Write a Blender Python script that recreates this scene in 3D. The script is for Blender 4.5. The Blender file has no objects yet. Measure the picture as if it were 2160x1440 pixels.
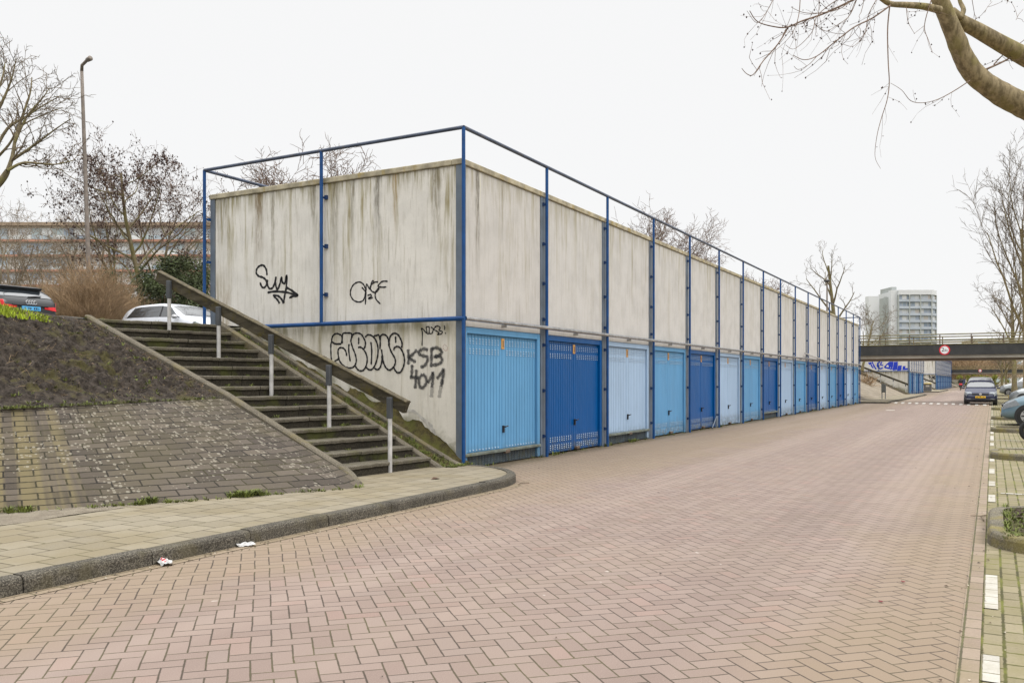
import bpy, bmesh, math, random
import numpy as np
from mathutils import Vector, Matrix, noise as mnoise

S = bpy.context.scene
C = S.collection
R = math.radians

# ------------------------------------------------------------------ camera, sky, sun, exposure
F, CX, HY, CAMH = 1831.0, 1080.0, 803.0, 1.4
CAM = Vector((-11.44, -7.19, CAMH))
_u = Vector((0.4841, 0.8750)).normalized()          # facade direction in (right, forward)
RIGHT = Vector((_u.x, -_u.y, 0.0))                  # camera right in world
FWD = Vector((_u.y, _u.x, 0.0))                     # camera forward in world
cam_d = bpy.data.cameras.new('camera')
cam = bpy.data.objects.new('camera', cam_d)
C.objects.link(cam)
cam.location = CAM
cam.rotation_euler = (R(90), 0, math.atan2(FWD.y, FWD.x) - R(90))
cam_d.sensor_width = 36.0
cam_d.lens = 36.0 * F / 2160.0
cam_d.shift_y = (HY - 720.0) / 2160.0
cam_d.clip_start = 0.05
cam_d.clip_end = 4000.0
S.camera = cam
S.view_settings.view_transform = 'Standard'
S.view_settings.look = 'None'
S.view_settings.gamma = 1.0
S.view_settings.exposure = 0.0

SUN_DIR = Vector((-0.05, -0.58, 0.80)).normalized()  # towards the sun
world = bpy.data.worlds.new("World")
S.world = world
world.use_nodes = True
wt = world.node_tree
wt.nodes.clear()
def wn(t, **k):
    n = wt.nodes.new(t)
    for a, b in k.items(): setattr(n, a, b)
    return n
w_out = wn('ShaderNodeOutputWorld'); w_bg = wn('ShaderNodeBackground')
w_sky = wn('ShaderNodeTexSky', sky_type='NISHITA', sun_disc=False)
w_sky.sun_elevation = math.asin(SUN_DIR.z)
w_sky.sun_rotation = math.atan2(SUN_DIR.x, SUN_DIR.y)
w_tc = wn('ShaderNodeTexCoord'); w_sep = wn('ShaderNodeSeparateXYZ')
w_mr = wn('ShaderNodeMapRange', interpolation_type='SMOOTHSTEP')
w_mr.inputs[1].default_value = 0.40; w_mr.inputs[2].default_value = 0.85
w_mr.inputs[3].default_value = 9.6; w_mr.inputs[4].default_value = 29.5
w_comb = wn('ShaderNodeCombineColor')
w_mix = wn('ShaderNodeMix', data_type='RGBA')
w_mix.inputs[0].default_value = 0.96
wt.links.new(w_tc.outputs['Generated'], w_sep.inputs[0])
wt.links.new(w_sep.outputs['Z'], w_mr.inputs[0])
for i in range(3): wt.links.new(w_mr.outputs[0], w_comb.inputs[i])
wt.links.new(w_sky.outputs[0], w_mix.inputs[6]); wt.links.new(w_comb.outputs[0], w_mix.inputs[7])
wt.links.new(w_mix.outputs[2], w_bg.inputs[0])
w_bg.inputs[1].default_value = 0.1
wt.links.new(w_bg.outputs[0], w_out.inputs[0])

sun_d = bpy.data.lights.new('sun', 'SUN')
sun_d.energy = 1.25; sun_d.angle = R(22); sun_d.color = (1.0, 0.95, 0.88)
sun = bpy.data.objects.new('sun', sun_d); C.objects.link(sun)
sun.rotation_euler = SUN_DIR.to_track_quat('Z', 'Y').to_euler()

# ------------------------------------------------------------------ photo pixel -> world point
def ray(px, py):
    return FWD + RIGHT * ((px - CX) / F) + Vector((0, 0, (HY - py) / F))
def at_w(px, py, w): return CAM + ray(px, py) * w
def on_x(px, py, x):
    d = ray(px, py); return CAM + d * ((x - CAM.x) / d.x)
def on_y(px, py, y):
    d = ray(px, py); return CAM + d * ((y - CAM.y) / d.y)
def on_z(px, py, z):
    d = ray(px, py); return CAM + d * ((z - CAM.z) / d.z)
def ground_at(px, w, z):
    p = at_w(px, HY, w); return Vector((p.x, p.y, z))

# ------------------------------------------------------------------ mesh builder
class MB:
    def __init__(self): self.v = []; self.f = []; self.m = []; self.uv = None
    def quad(self, a, b, c, d, m=0):
        n = len(self.v); self.v += [tuple(a), tuple(b), tuple(c), tuple(d)]; self.f.append((n, n+1, n+2, n+3)); self.m.append(m)
    def poly(self, pts, m=0):
        n = len(self.v); self.v += [tuple(p) for p in pts]; self.f.append(tuple(range(n, n+len(pts)))); self.m.append(m)
    def box(self, x0, x1, y0, y1, z0, z1, m=0, bev=0.0):
        if bev > 0:
            b = bev
            ring = [(x0+b,y0),(x1-b,y0),(x1,y0+b),(x1,y1-b),(x1-b,y1),(x0+b,y1),(x0,y1-b),(x0,y0+b)]
            n = len(self.v)
            ins = [(min(max(x,x0+b),x1-b), min(max(y,y0+b),y1-b)) for x,y in ring]
            for z, rr in ((z0,ins),(z0+b,ring),(z1-b,ring),(z1,ins)):
                self.v += [(x,y,z) for x,y in rr]
            for k in range(3):
                for i in range(8):
                    j = (i+1) % 8
                    self.f.append((n+k*8+i, n+k*8+j, n+k*8+8+j, n+k*8+8+i)); self.m.append(m)
            self.f.append(tuple(n+7-i for i in range(8))); self.m.append(m)
            self.f.append(tuple(n+24+i for i in range(8))); self.m.append(m)
            return self
        n = len(self.v)
        self.v += [(x0,y0,z0),(x1,y0,z0),(x1,y1,z0),(x0,y1,z0),(x0,y0,z1),(x1,y0,z1),(x1,y1,z1),(x0,y1,z1)]
        for q in ((3,2,1,0),(4,5,6,7),(0,1,5,4),(1,2,6,5),(2,3,7,6),(3,0,4,7)):
            self.f.append(tuple(n+i for i in q)); self.m.append(m)
        return self
    def obox(self, p0, p1, wid, hei, m=0, up=(0,0,1)):
        """a bar from p0 to p1 with a rectangular section"""
        p0 = Vector(p0); p1 = Vector(p1); d = (p1-p0).normalized(); up = Vector(up)
        s = d.cross(up)
        if s.length < 1e-5: s = d.cross(Vector((1,0,0)))
        s.normalize(); t = s.cross(d).normalized()
        n = len(self.v)
        for p in (p0, p1):
            for a, b in ((-1,-1),(1,-1),(1,1),(-1,1)):
                self.v.append(tuple(p + s*(a*wid/2) + t*(b*hei/2)))
        for q in ((0,1,2,3),(7,6,5,4),(0,4,5,1),(1,5,6,2),(2,6,7,3),(3,7,4,0)):
            self.f.append(tuple(n+i for i in q)); self.m.append(m)
        return self
    def tube(self, pts, rad, sides=8, m=0, cap=True):
        pts = [Vector(p) for p in pts]; k = len(pts)
        if not hasattr(rad, '__len__'): rad = [rad]*k
        n0 = len(self.v); ref = None
        for i in range(k):
            d = (pts[min(i+1,k-1)] - pts[max(i-1,0)])
            if d.length < 1e-9: d = Vector((0,0,1))
            d.normalize()
            if ref is None:
                ref = Vector((1,0,0)) if abs(d.x) < 0.8 else Vector((0,1,0))
            a = d.cross(ref); 
            if a.length < 1e-6: a = d.cross(Vector((0,1,0)))
            a.normalize(); b = d.cross(a); ref = -b if False else a.cross(d)
            for j in range(sides):
                t = 2*math.pi*j/sides
                self.v.append(tuple(pts[i] + a*(math.cos(t)*rad[i]) + b*(math.sin(t)*rad[i])))
        for i in range(k-1):
            for j in range(sides):
                j2 = (j+1) % sides
                self.f.append((n0+i*sides+j, n0+i*sides+j2, n0+(i+1)*sides+j2, n0+(i+1)*sides+j)); self.m.append(m)
        if cap:
            self.f.append(tuple(n0+sides-1-j for j in range(sides))); self.m.append(m)
            self.f.append(tuple(n0+(k-1)*sides+j for j in range(sides))); self.m.append(m)
        return self
    def disc(self, c, nrm, r, sides=20, m=0):
        nrm = Vector(nrm).normalized(); a = nrm.orthogonal().normalized(); b = nrm.cross(a); c = Vector(c)
        self.poly([c + a*(math.cos(2*math.pi*i/sides)*r) + b*(math.sin(2*math.pi*i/sides)*r) for i in range(sides)], m)
    def prism(self, poly, fn, t0, t1, m=0):
        """extrude a 2-D outline: fn(a, b, t) -> point"""
        k = len(poly); n = len(self.v)
        for t in (t0, t1): self.v += [tuple(fn(a, b, t)) for a, b in poly]
        for i in range(k):
            j = (i+1) % k
            self.f.append((n+i, n+j, n+k+j, n+k+i)); self.m.append(m)
        self.f.append(tuple(n+k-1-i for i in range(k))); self.m.append(m)
        self.f.append(tuple(n+k+i for i in range(k))); self.m.append(m)
    def grid(self, rows, m=0):
        n = len(self.v); h = len(rows); w = len(rows[0])
        for r_ in rows: self.v += [tuple(p) for p in r_]
        for i in range(h-1):
            for j in range(w-1):
                self.f.append((n+i*w+j, n+i*w+j+1, n+(i+1)*w+j+1, n+(i+1)*w+j)); self.m.append(m)
    def mesh(self, name, mats, smooth=False, recalc=True):
        me = bpy.data.meshes.new(name)
        me.from_pydata(self.v, [], self.f)
        for mt in (mats if isinstance(mats, (list, tuple)) else [mats]): me.materials.append(mt)
        if any(self.m): me.polygons.foreach_set('material_index', self.m)
        if recalc:
            bm = bmesh.new(); bm.from_mesh(me); bmesh.ops.recalc_face_normals(bm, faces=bm.faces); bm.to_mesh(me); bm.free()
        if smooth: me.polygons.foreach_set('use_smooth', [True]*len(me.polygons))
        me.update()
        return me
    def obj(self, name, mats, parent=None, smooth=False, recalc=True, label=None):
        return link(name, self.mesh(name, mats, smooth, recalc), parent, label)

def link(name, data, parent=None, label=None):
    o = bpy.data.objects.new(name, data); C.objects.link(o)
    if parent is not None: o.parent = parent
    if label: o['label'] = label
    return o
def tag(o, label, cat, group=None, kind=None):
    o['label'] = label; o['category'] = cat
    if group: o['group'] = group
    if kind: o['kind'] = kind
    return o
def thing(name, label, cat, loc=(0,0,0), rz=0.0, group=None):
    o = bpy.data.objects.new(name, None); C.objects.link(o)
    o.location = loc; o.rotation_euler = (0,0,rz); o.empty_display_size = 0.2
    return tag(o, label, cat, group)
def structure(name, mb, mats, smooth=False, kind='structure'):
    o = mb.obj(name, mats, None, smooth); o['kind'] = kind; return o
KIDS = {}
def dup(root, loc, rz=None, label=None, group=None, scale=None):
    def cp(o, par):
        c = o.copy(); C.objects.link(c)
        if par is not None: c.parent = par
        for ch in [x for x in bpy.data.objects if x.parent == o]: cp(ch, c)
        return c
    r = cp(root, None); r.location = loc
    if rz is not None: r.rotation_euler = (0,0,rz)
    if scale is not None: r.scale = (scale,)*3 if not hasattr(scale,'__len__') else scale
    if label: r['label'] = label
    if group: r['group'] = group
    return r
def spline(pts, n):
    """Catmull-Rom through pts, n steps per span"""
    P = [Vector(p) for p in pts]; out = []
    for i in range(len(P)-1):
        p0 = P[max(i-1,0)]; p1 = P[i]; p2 = P[i+1]; p3 = P[min(i+2,len(P)-1)]
        for k in range(n):
            t = k/n
            out.append(0.5*((2*p1)+(p2-p0)*t+(2*p0-5*p1+4*p2-p3)*t*t+(3*p1-p0-3*p2+p3)*t*t*t))
    out.append(P[-1]); return out

# ------------------------------------------------------------------ materials
class NT:
    def __init__(self, name):
        self.mat = bpy.data.materials.new(name); self.mat.use_nodes = True
        self.t = self.mat.node_tree; self.t.nodes.clear()
        self.out = self.n('ShaderNodeOutputMaterial'); self.b = self.n('ShaderNodeBsdfPrincipled')
        self.l(self.b.outputs[0], self.out.inputs[0])
        self.tc = self.n('ShaderNodeTexCoord')
    def n(self, t, **k):
        x = self.t.nodes.new(t)
        for a, b in k.items(): setattr(x, a, b)
        return x
    def l(self, a, b): self.t.links.new(a, b)
    def inp(self, sock, v):
        if isinstance(v, bpy.types.NodeSocket): self.l(v, sock)
        elif isinstance(v, (tuple, list)) and sock.type == 'RGBA' and len(v) == 3: sock.default_value = (*v, 1)
        else: sock.default_value = v
    def obj(self): return self.tc.outputs['Object']
    def pos(self): return self.n('ShaderNodeNewGeometry').outputs['Position']
    def map(self, vec, scale=(1,1,1), rot=(0,0,0), loc=(0,0,0)):
        m = self.n('ShaderNodeMapping'); self.l(vec, m.inputs[0])
        m.inputs['Scale'].default_value = scale; m.inputs['Rotation'].default_value = rot; m.inputs['Location'].default_value = loc
        return m.outputs[0]
    def noise(self, vec, scale=5, detail=4, rough=0.55, dist=0.0):
        x = self.n('ShaderNodeTexNoise'); self.l(vec, x.inputs['Vector'])
        x.inputs['Scale'].default_value = scale; x.inputs['Detail'].default_value = detail
        x.inputs['Roughness'].default_value = rough; x.inputs['Distortion'].default_value = dist
        return x.outputs[0]
    def math(self, op, a, b=0.0, c=0.0, clamp=False):
        x = self.n('ShaderNodeMath', operation=op, use_clamp=clamp)
        self.inp(x.inputs[0], a); self.inp(x.inputs[1], b); self.inp(x.inputs[2], c)
        return x.outputs[0]
    def ramp(self, v, a, b, lo=0.0, hi=1.0, smooth=True):
        x = self.n('ShaderNodeMapRange', interpolation_type='SMOOTHSTEP' if smooth else 'LINEAR')
        x.clamp = True if hasattr(x,'clamp') else None
        self.inp(x.inputs[0], v); x.inputs[1].default_value = a; x.inputs[2].default_value = b
        x.inputs[3].default_value = lo; x.inputs[4].default_value = hi
        return x.outputs[0]
    def mix(self, fac, a, b, mode='MIX'):
        x = self.n('ShaderNodeMix', data_type='RGBA', blend_type=mode)
        self.inp(x.inputs[0], fac); self.inp(x.inputs[6], a); self.inp(x.inputs[7], b)
        return x.outputs[2]
    def sep(self, v):
        x = self.n('ShaderNodeSeparateXYZ'); self.l(v, x.inputs[0]); return x.outputs
    def comb(self, x_, y_, z_=0.0):
        x = self.n('ShaderNodeCombineXYZ'); self.inp(x.inputs[0], x_); self.inp(x.inputs[1], y_); self.inp(x.inputs[2], z_); return x.outputs[0]
    def white(self, v):
        x = self.n('ShaderNodeTexWhiteNoise', noise_dimensions='3D'); self.l(v, x.inputs[0]); return x.outputs
    def bump(self, h, strength=0.3, dist=0.01):
        x = self.n('ShaderNodeBump'); self.l(h, x.inputs['Height']); x.inputs['Strength'].default_value = strength; x.inputs['Distance'].default_value = dist
        self.l(x.outputs[0], self.b.inputs['Normal'])
    def done(self, color, rough=0.8, metal=0.0, spec=None):
        self.inp(self.b.inputs['Base Color'], color); self.inp(self.b.inputs['Roughness'], rough); self.inp(self.b.inputs['Metallic'], metal)
        if spec is not None: self.b.inputs['Specular IOR Level'].default_value = spec
        return self.mat

def plain(name, col, rough=0.7, var=0.25, scale=6.0, metal=0.0, spec=None, dirt=None, bump=0.0):
    t = NT(name); o = t.pos()
    n1 = t.noise(o, scale, 5); f = t.ramp(n1, 0.3, 0.7, 1-var, 1+var*0.6)
    c = t.mix(1.0, col, t.comb_c(f), 'MULTIPLY') if False else None
    vm = t.n('ShaderNodeVectorMath', operation='SCALE'); vm.inputs[0].default_value = col; t.l(f, vm.inputs['Scale'])
    c = vm.outputs[0]
    if dirt:
        n2 = t.noise(t.map(o, (1.7,1.7,0.6)), scale*0.7, 6, 0.65)
        c = t.mix(t.ramp(n2, 0.5, 0.72, 0, dirt[1]), c, dirt[0])
    if bump: t.bump(t.noise(o, scale*12, 3), bump, 0.01)
    return t.done(c, rough, metal, spec)

def concrete_wall(name, base, streak=0.6, green=0.6, low=False, special=None):
    t = NT(name); o = t.pos(); x, y, z = t.sep(o)
    fine = t.noise(t.map(o, (21,21,1.5)), 1.0, 8, 0.68, 0.4)
    mid = t.noise(t.map(o, (7,7,0.42), loc=(3,1,0)), 1.0, 7, 0.66, 0.3)
    wide = t.noise(t.map(o, (1.3,1.3,0.4), loc=(7,2,5)), 1.0, 4, 0.6)
    blotch = t.noise(o, 2.2, 6, 0.6)
    grain = t.noise(o, 60, 3, 0.7)
    c = t.mix(t.ramp(blotch, 0.35, 0.7), base, tuple(b*0.88 for b in base))
    c = t.mix(t.ramp(grain, 0.35, 0.75, 0, 0.22), c, tuple(b*0.6 for b in base))
    if low: hi = t.ramp(z, 1.2, 2.34, 0.25, 1.0)
    else: hi = t.ramp(z, 2.6, 4.75, 0.22, 1.0)
    f1 = t.math('MULTIPLY', t.ramp(fine, 0.50, 0.70, 0, streak), t.ramp(wide, 0.3, 0.62, 0.35, 1.0))
    c = t.mix(f1, c, (0.27, 0.235, 0.165))
    m1 = t.math('MULTIPLY', t.math('MULTIPLY', t.ramp(mid, 0.48, 0.66, 0, green), hi), t.ramp(fine, 0.35, 0.6, 0.4, 1))
    top = t.math('MULTIPLY', t.ramp(z, 4.35, 4.79), t.ramp(t.noise(t.map(o, (9,9,0.8)), 1.0, 6, 0.7), 0.42, 0.66, 0, 0.8*min(1.0, green))) if not low else 0.0
    if not low: c = t.mix(top, c, (0.20, 0.165, 0.05))
    c = t.mix(m1, c, (0.25, 0.205, 0.075))
    d1 = t.math('MULTIPLY', t.ramp(mid, 0.62, 0.74, 0, green*0.9), hi)
    c = t.mix(d1, c, (0.095, 0.08, 0.03))
    if low:
        g = t.math('MULTIPLY', t.ramp(z, 1.95, 2.36), t.ramp(t.noise(t.map(o, (5,5,1.2)), 1.0, 5), 0.38, 0.62, 0, 0.75))
        c = t.mix(g, c, (0.16, 0.14, 0.05))
        g2 = t.math('MULTIPLY', t.ramp(t.math('ADD', z, t.math('MULTIPLY', y, -0.42)), 0.62, 0.1), t.ramp(blotch, 0.42, 0.6, 0, 0.8))
        c = t.mix(g2, c, (0.12, 0.115, 0.04))
    for (ax, pos, wd, z0, z1, col, amt) in (special or []):
        q = x if ax == 'x' else y
        wob = t.math('MULTIPLY', t.math('SUBTRACT', t.noise(t.map(o, (1,1,1.5)), 2.0, 3), 0.5), 0.10)
        dd = t.math('ABSOLUTE', t.math('ADD', t.math('SUBTRACT', q, pos), wob))
        k = t.ramp(dd, wd, wd*0.25)
        k = t.math('MULTIPLY', k, t.ramp(z, z0, z1))
        k = t.math('MULTIPLY', k, t.ramp(t.noise(t.map(o, (24,24,2.2)), 1.0, 8, 0.72, 0.5), 0.36, 0.62, 0.12, amt))
        c = t.mix(k, c, col)
    t.bump(t.math('ADD', grain, t.math('MULTIPLY', fine, 0.6)), 0.25, 0.006)
    return t.done(c, 0.88, spec=0.25)

def paving(name, bw, bh, cols, joint, offset=0.5, mortar=0.012, rot=0.0, uv=False, grime=None, speck=0.25, bump=0.4, lichen=False, stripes=False):
    t = NT(name); o = t.tc.outputs['UV'] if uv else t.obj()
    m = t.map(o, (1,1,1), (0,0,rot))
    x, y, z = t.sep(m)
    row = t.math('FLOOR', t.math('DIVIDE', y, bh))
    odd = t.math('MODULO', t.math('ABSOLUTE', row), 2.0)
    xs = t.math('ADD', t.math('DIVIDE', x, bw), t.math('MULTIPLY', odd, offset))
    xs = t.math('ADD', xs, t.math('MULTIPLY', t.math('SUBTRACT', t.white(t.comb(row, 3.3, 1.0))[0], 0.5), 0.06))
    col = t.math('FLOOR', xs)
    fx = t.math('SUBTRACT', xs, col); fy = t.math('SUBTRACT', t.math('DIVIDE', y, bh), row)
    ex = t.math('MULTIPLY', t.math('MINIMUM', fx, t.math('SUBTRACT', 1.0, fx)), bw)
    ey = t.math('MULTIPLY', t.math('MINIMUM', fy, t.math('SUBTRACT', 1.0, fy)), bh)
    e = t.math('MINIMUM', ex, ey)
    e = t.math('ADD', e, t.math('MULTIPLY', t.math('SUBTRACT', t.noise(o, 22, 3), 0.5), mortar*0.9))
    jm = t.ramp(e, mortar*0.25, mortar*0.75)
    rnd = t.white(t.comb(col, row, 0.5))
    c = t.mix(t.ramp(rnd[0], 0.1, 0.9, smooth=False), cols[0], cols[1])
    c = t.mix(t.ramp(t.noise(o, 90, 3, 0.7), 0.4, 0.75, 0, speck), c, tuple(min(1, v*1.7) for v in cols[1]))
    c = t.mix(t.ramp(t.noise(o, 45, 4, 0.7), 0.52, 0.75, 0, 0.5), c, tuple(v*0.6 for v in cols[0]))
    if grime:
        c = t.mix(t.ramp(t.noise(o, grime[1], 6, 0.6), 0.38, 0.68, 0, grime[2]), c, grime[0])
    if stripes:
        st = t.noise(t.map(o, (4.5, 0.12, 1)), 1.0, 3)
        xx, yy, zz = t.sep(o)
        c = t.mix(t.math('MULTIPLY', t.ramp(st, 0.44, 0.56, 0, 0.9), t.ramp(xx, 5.40, 5.65)), c, (0.15, 0.122, 0.062))
    jn = t.mix(t.ramp(t.noise(o, 3.0, 5), 0.4, 0.65), joint[0], joint[1])
    c = t.mix(jm, jn, c)
    h = t.math('ADD', jm, t.math('MULTIPLY', t.noise(o, 70, 4), 0.25))
    h = t.math('ADD', h, t.math('MULTIPLY', rnd[0], 0.25))
    if lichen:
        v = t.n('ShaderNodeTexVoronoi', feature='F1'); t.l(o, v.inputs['Vector']); v.inputs['Scale'].default_value = 24.0
        vr = t.sep(v.outputs['Color'])
        wobble = t.math('MULTIPLY', t.math('SUBTRACT', t.noise(o, 40, 3), 0.5), 0.25)
        xx, yy, zz = t.sep(o)
        clus = t.math('ADD', t.math('ADD', t.noise(o, 1.6, 4), t.ramp(yy, 0.0, 1.6, -0.10, 0.10)), t.ramp(xx, 5.6, 5.3, -0.08, 0.02))
        rad = t.math('MULTIPLY', t.math('MULTIPLY', t.ramp(vr[0], 0.15, 1.0, 0.08, 0.46), t.ramp(clus, 0.36, 0.54)), 1.0)
        lm = t.ramp(t.math('SUBTRACT', t.math('ADD', v.outputs['Distance'], wobble), rad), 0.02, -0.06, 0, 0.85)
        c = t.mix(t.math('MULTIPLY', lm, 0.7), c, (0.29, 0.265, 0.21))
    t.bump(h, bump, 0.006)
    return t.done(c, 0.85, spec=0.3)

def herringbone(name):
    t = NT(name); o = t.obj(); bw = 0.105
    m = t.map(o, (1,1,1), (0,0,R(45)))
    m = t.map(m, (1/bw,)*3)
    # slight waviness of the laid rows
    wob = t.n('ShaderNodeTexNoise'); t.l(o, wob.inputs['Vector']); wob.inputs['Scale'].default_value = 1.3; wob.inputs['Detail'].default_value = 3
    vs = t.n('ShaderNodeVectorMath', operation='MULTIPLY_ADD'); t.l(wob.outputs['Color'], vs.inputs[0]); vs.inputs[1].default_value = (0.3,)*3; t.l(m, vs.inputs[2])
    x, y, z = t.sep(vs.outputs[0])
    i = t.math('FLOOR', x); j = t.math('FLOOR', y)
    fx = t.math('SUBTRACT', x, i); fy = t.math('SUBTRACT', y, j)
    k = t.math('FLOORED_MODULO', t.math('SUBTRACT', i, j), 4.0)
    k1 = t.math('COMPARE', k, 1.0, 0.1); k2 = t.math('COMPARE', k, 2.0, 0.1); k3 = t.math('COMPARE', k, 3.0, 0.1)
    vert = t.math('ADD', k2, k3)
    def lerp(a, b, f): return t.math('ADD', t.math('MULTIPLY', a, t.math('SUBTRACT', 1.0, f)), t.math('MULTIPLY', b, f))
    u = t.math('ADD', lerp(fx, fy, vert), t.math('ADD', k1, k2))
    v = lerp(fy, fx, vert)
    ex = t.math('MINIMUM', u, t.math('SUBTRACT', 2.0, u)); ey = t.math('MINIMUM', v, t.math('SUBTRACT', 1.0, v))
    e = t.math('MINIMUM', ex, ey)
    ii = t.math('SUBTRACT', i, k1); jj = t.math('SUBTRACT', j, k2)
    rnd = t.white(t.comb(ii, jj, 0.5))
    e = t.math('ADD', e, t.math('MULTIPLY', t.math('SUBTRACT', t.noise(o, 25, 3), 0.5), 0.05))
    jw = t.math('MULTIPLY', t.math('SUBTRACT', rnd[0], 0.5), 0.012)
    jm = t.ramp(t.math('ADD', e, jw), 0.018, 0.062)
    c = t.mix(rnd[0], (0.200, 0.146, 0.122), (0.250, 0.190, 0.160))
    odd = t.ramp(t.sep(rnd[1])[1], 0.9, 0.96, 0, 0.55)
    c = t.mix(t.math('MULTIPLY', odd, 0.45), c, (0.30, 0.18, 0.148))
    c = t.mix(t.ramp(t.sep(rnd[1])[0], 0.86, 0.98, 0, 0.4), c, (0.175, 0.135, 0.118))
    c = t.mix(t.ramp(t.noise(o, 150, 3, 0.75), 0.5, 0.8, 0, 0.6), c, (0.42, 0.35, 0.30))
    c = t.mix(t.ramp(t.noise(o, 110, 4, 0.75), 0.5, 0.8, 0, 0.45), c, (0.15, 0.11, 0.095))
    big = t.noise(o, 0.55, 5, 0.6)
    c = t.mix(t.ramp(big, 0.45, 0.7, 0, 0.3), c, (0.245, 0.19, 0.145))
    X, Y, Z = t.sep(o)
    yl = t.math('ADD', Y, t.math('MULTIPLY', t.math('SUBTRACT', big, 0.5), 2.5))
    edge = t.math('MAXIMUM', t.ramp(yl, -3.3, -1.9, 0, 0.55), t.ramp(yl, -5.8, -7.0, 0, 0.6))
    c = t.mix(edge, c, (0.235, 0.178, 0.108))
    trk = t.noise(t.map(o, (0.03,0.9,1), loc=(2,0.3,0)), 1.0, 3)
    c = t.mix(t.ramp(trk, 0.48, 0.66, 0, 0.30), c, (0.33, 0.26, 0.215))
    c = t.mix(t.ramp(trk, 0.46, 0.34, 0, 0.22), c, (0.16, 0.118, 0.098))
    spots = t.n('ShaderNodeTexVoronoi', feature='F1'); t.l(o, spots.inputs['Vector']); spots.inputs['Scale'].default_value = 0.9
    sr = t.sep(spots.outputs['Color'])
    sd = t.math('ADD', spots.outputs['Distance'], t.math('MULTIPLY', t.math('SUBTRACT', t.noise(o, 9, 4), 0.5), 0.10))
    c = t.mix(t.math('MULTIPLY', t.ramp(t.math('SUBTRACT', sd, t.math('MULTIPLY', sr[0], 0.10)), 0.03, -0.03), t.math('MULTIPLY', t.math('GREATER_THAN', sr[1], 0.6), 0.4)), c, (0.10, 0.078, 0.065))
    wd = t.math('MULTIPLY', t.ramp(t.math('ADD', Y, t.math('MULTIPLY', t.math('SUBTRACT', t.noise(o, 3.0, 5), 0.5), 0.5)), -0.42, 0.02), t.ramp(t.noise(o, 14, 5), 0.3, 0.6, 0.35, 0.95))
    c = t.mix(wd, c, (0.085, 0.068, 0.038))
    # pale worn drops and wheel polish
    c = t.mix(t.ramp(t.noise(o, 9.0, 2), 0.74, 0.80, 0, 0.5), c, (0.6, 0.56, 0.5))
    jn = t.mix(t.ramp(t.noise(o, 1.6, 5), 0.4, 0.65), (0.058, 0.043, 0.031), (0.085, 0.072, 0.032))
    c = t.mix(jm, jn, c)
    h = t.math('ADD', t.math('ADD', jm, t.math('MULTIPLY', t.noise(o, 120, 4), 0.2)), t.math('MULTIPLY', rnd[0], 0.35))
    h = t.math('ADD', h, t.math('MULTIPLY', t.noise(o, 1.1, 3), 6.0))
    t.bump(h, 0.5, 0.006)
    return t.done(c, 0.78, spec=0.35)

def aggregate(name, dark, light, moss=None, scale=120, amt=0.5):
    t = NT(name); o = t.obj()
    n = t.noise(o, scale, 4, 0.75)
    c = t.mix(t.ramp(n, 0.40, 0.68), dark, light)
    c = t.mix(t.ramp(t.noise(o, 4, 5), 0.4, 0.7, 0, 0.4), c, tuple(v*0.55 for v in dark))
    if moss:
        c = t.mix(t.ramp(t.noise(o, 2.6, 6, 0.62), 0.5, 0.66, 0, amt), c, moss)
    t.bump(n, 0.6, 0.008)
    return t.done(c, 0.9, spec=0.25)

def ground_mat(name, a, b, c_, scale=8.0, gm=None):
    t = NT(name); o = t.obj()
    n = t.noise(o, scale, 8, 0.7); n2 = t.noise(o, scale*0.25, 5, 0.6); n3 = t.noise(o, scale*6, 4, 0.7)
    c = t.mix(t.ramp(n, 0.35, 0.65), a, b)
    c = t.mix(t.ramp(n3, 0.5, 0.75, 0, 0.6), c, c_)
    if gm: c = t.mix(t.math('MULTIPLY', t.ramp(n2, 0.50, 0.64), t.ramp(n3, 0.35, 0.6, 0.2, 0.95)), c, gm)
    t.bump(t.math('ADD', n, n3), 0.9, 0.03)
    return t.done(c, 0.95, spec=0.15)

def bark(name, a, b, green=None, scale=9.0):
    t = NT(name); o = t.pos()
    n = t.noise(t.map(o, (1,1,0.35)), scale, 6, 0.65)
    c = t.mix(t.ramp(n, 0.35, 0.65), a, b)
    if green: c = t.mix(t.ramp(t.noise(o, scale*0.25, 4), 0.45, 0.65, 0, 0.7), c, green)
    t.bump(n, 0.6, 0.01)
    return t.done(c, 0.9, spec=0.2)

def glass_dark(name, col=(0.025,0.03,0.035), rough=0.04):
    t = NT(name); t.b.inputs['IOR'].default_value = 2.3; return t.done((*col,1), rough, 0.0, 0.5)

def car_paint(name, col, metal=0.0, rough=0.28, coat=0.5):
    t = NT(name); o = t.obj()
    t.b.inputs['Coat Weight'].default_value = coat; t.b.inputs['Coat Roughness'].default_value = 0.06
    n = t.noise(o, 3.0, 5)
    c = t.mix(t.ramp(n, 0.3, 0.7, 0, 0.15), col, tuple(v*0.7 for v in col))
    zz = t.sep(o)[2]
    c = t.mix(t.ramp(t.math('ADD', zz, t.math('MULTIPLY', t.noise(o, 9, 4), 0.2)), 0.5, 0.2, 0, 0.45), c, (0.10,0.09,0.075))
    return t.done(c, rough, metal)

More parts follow.
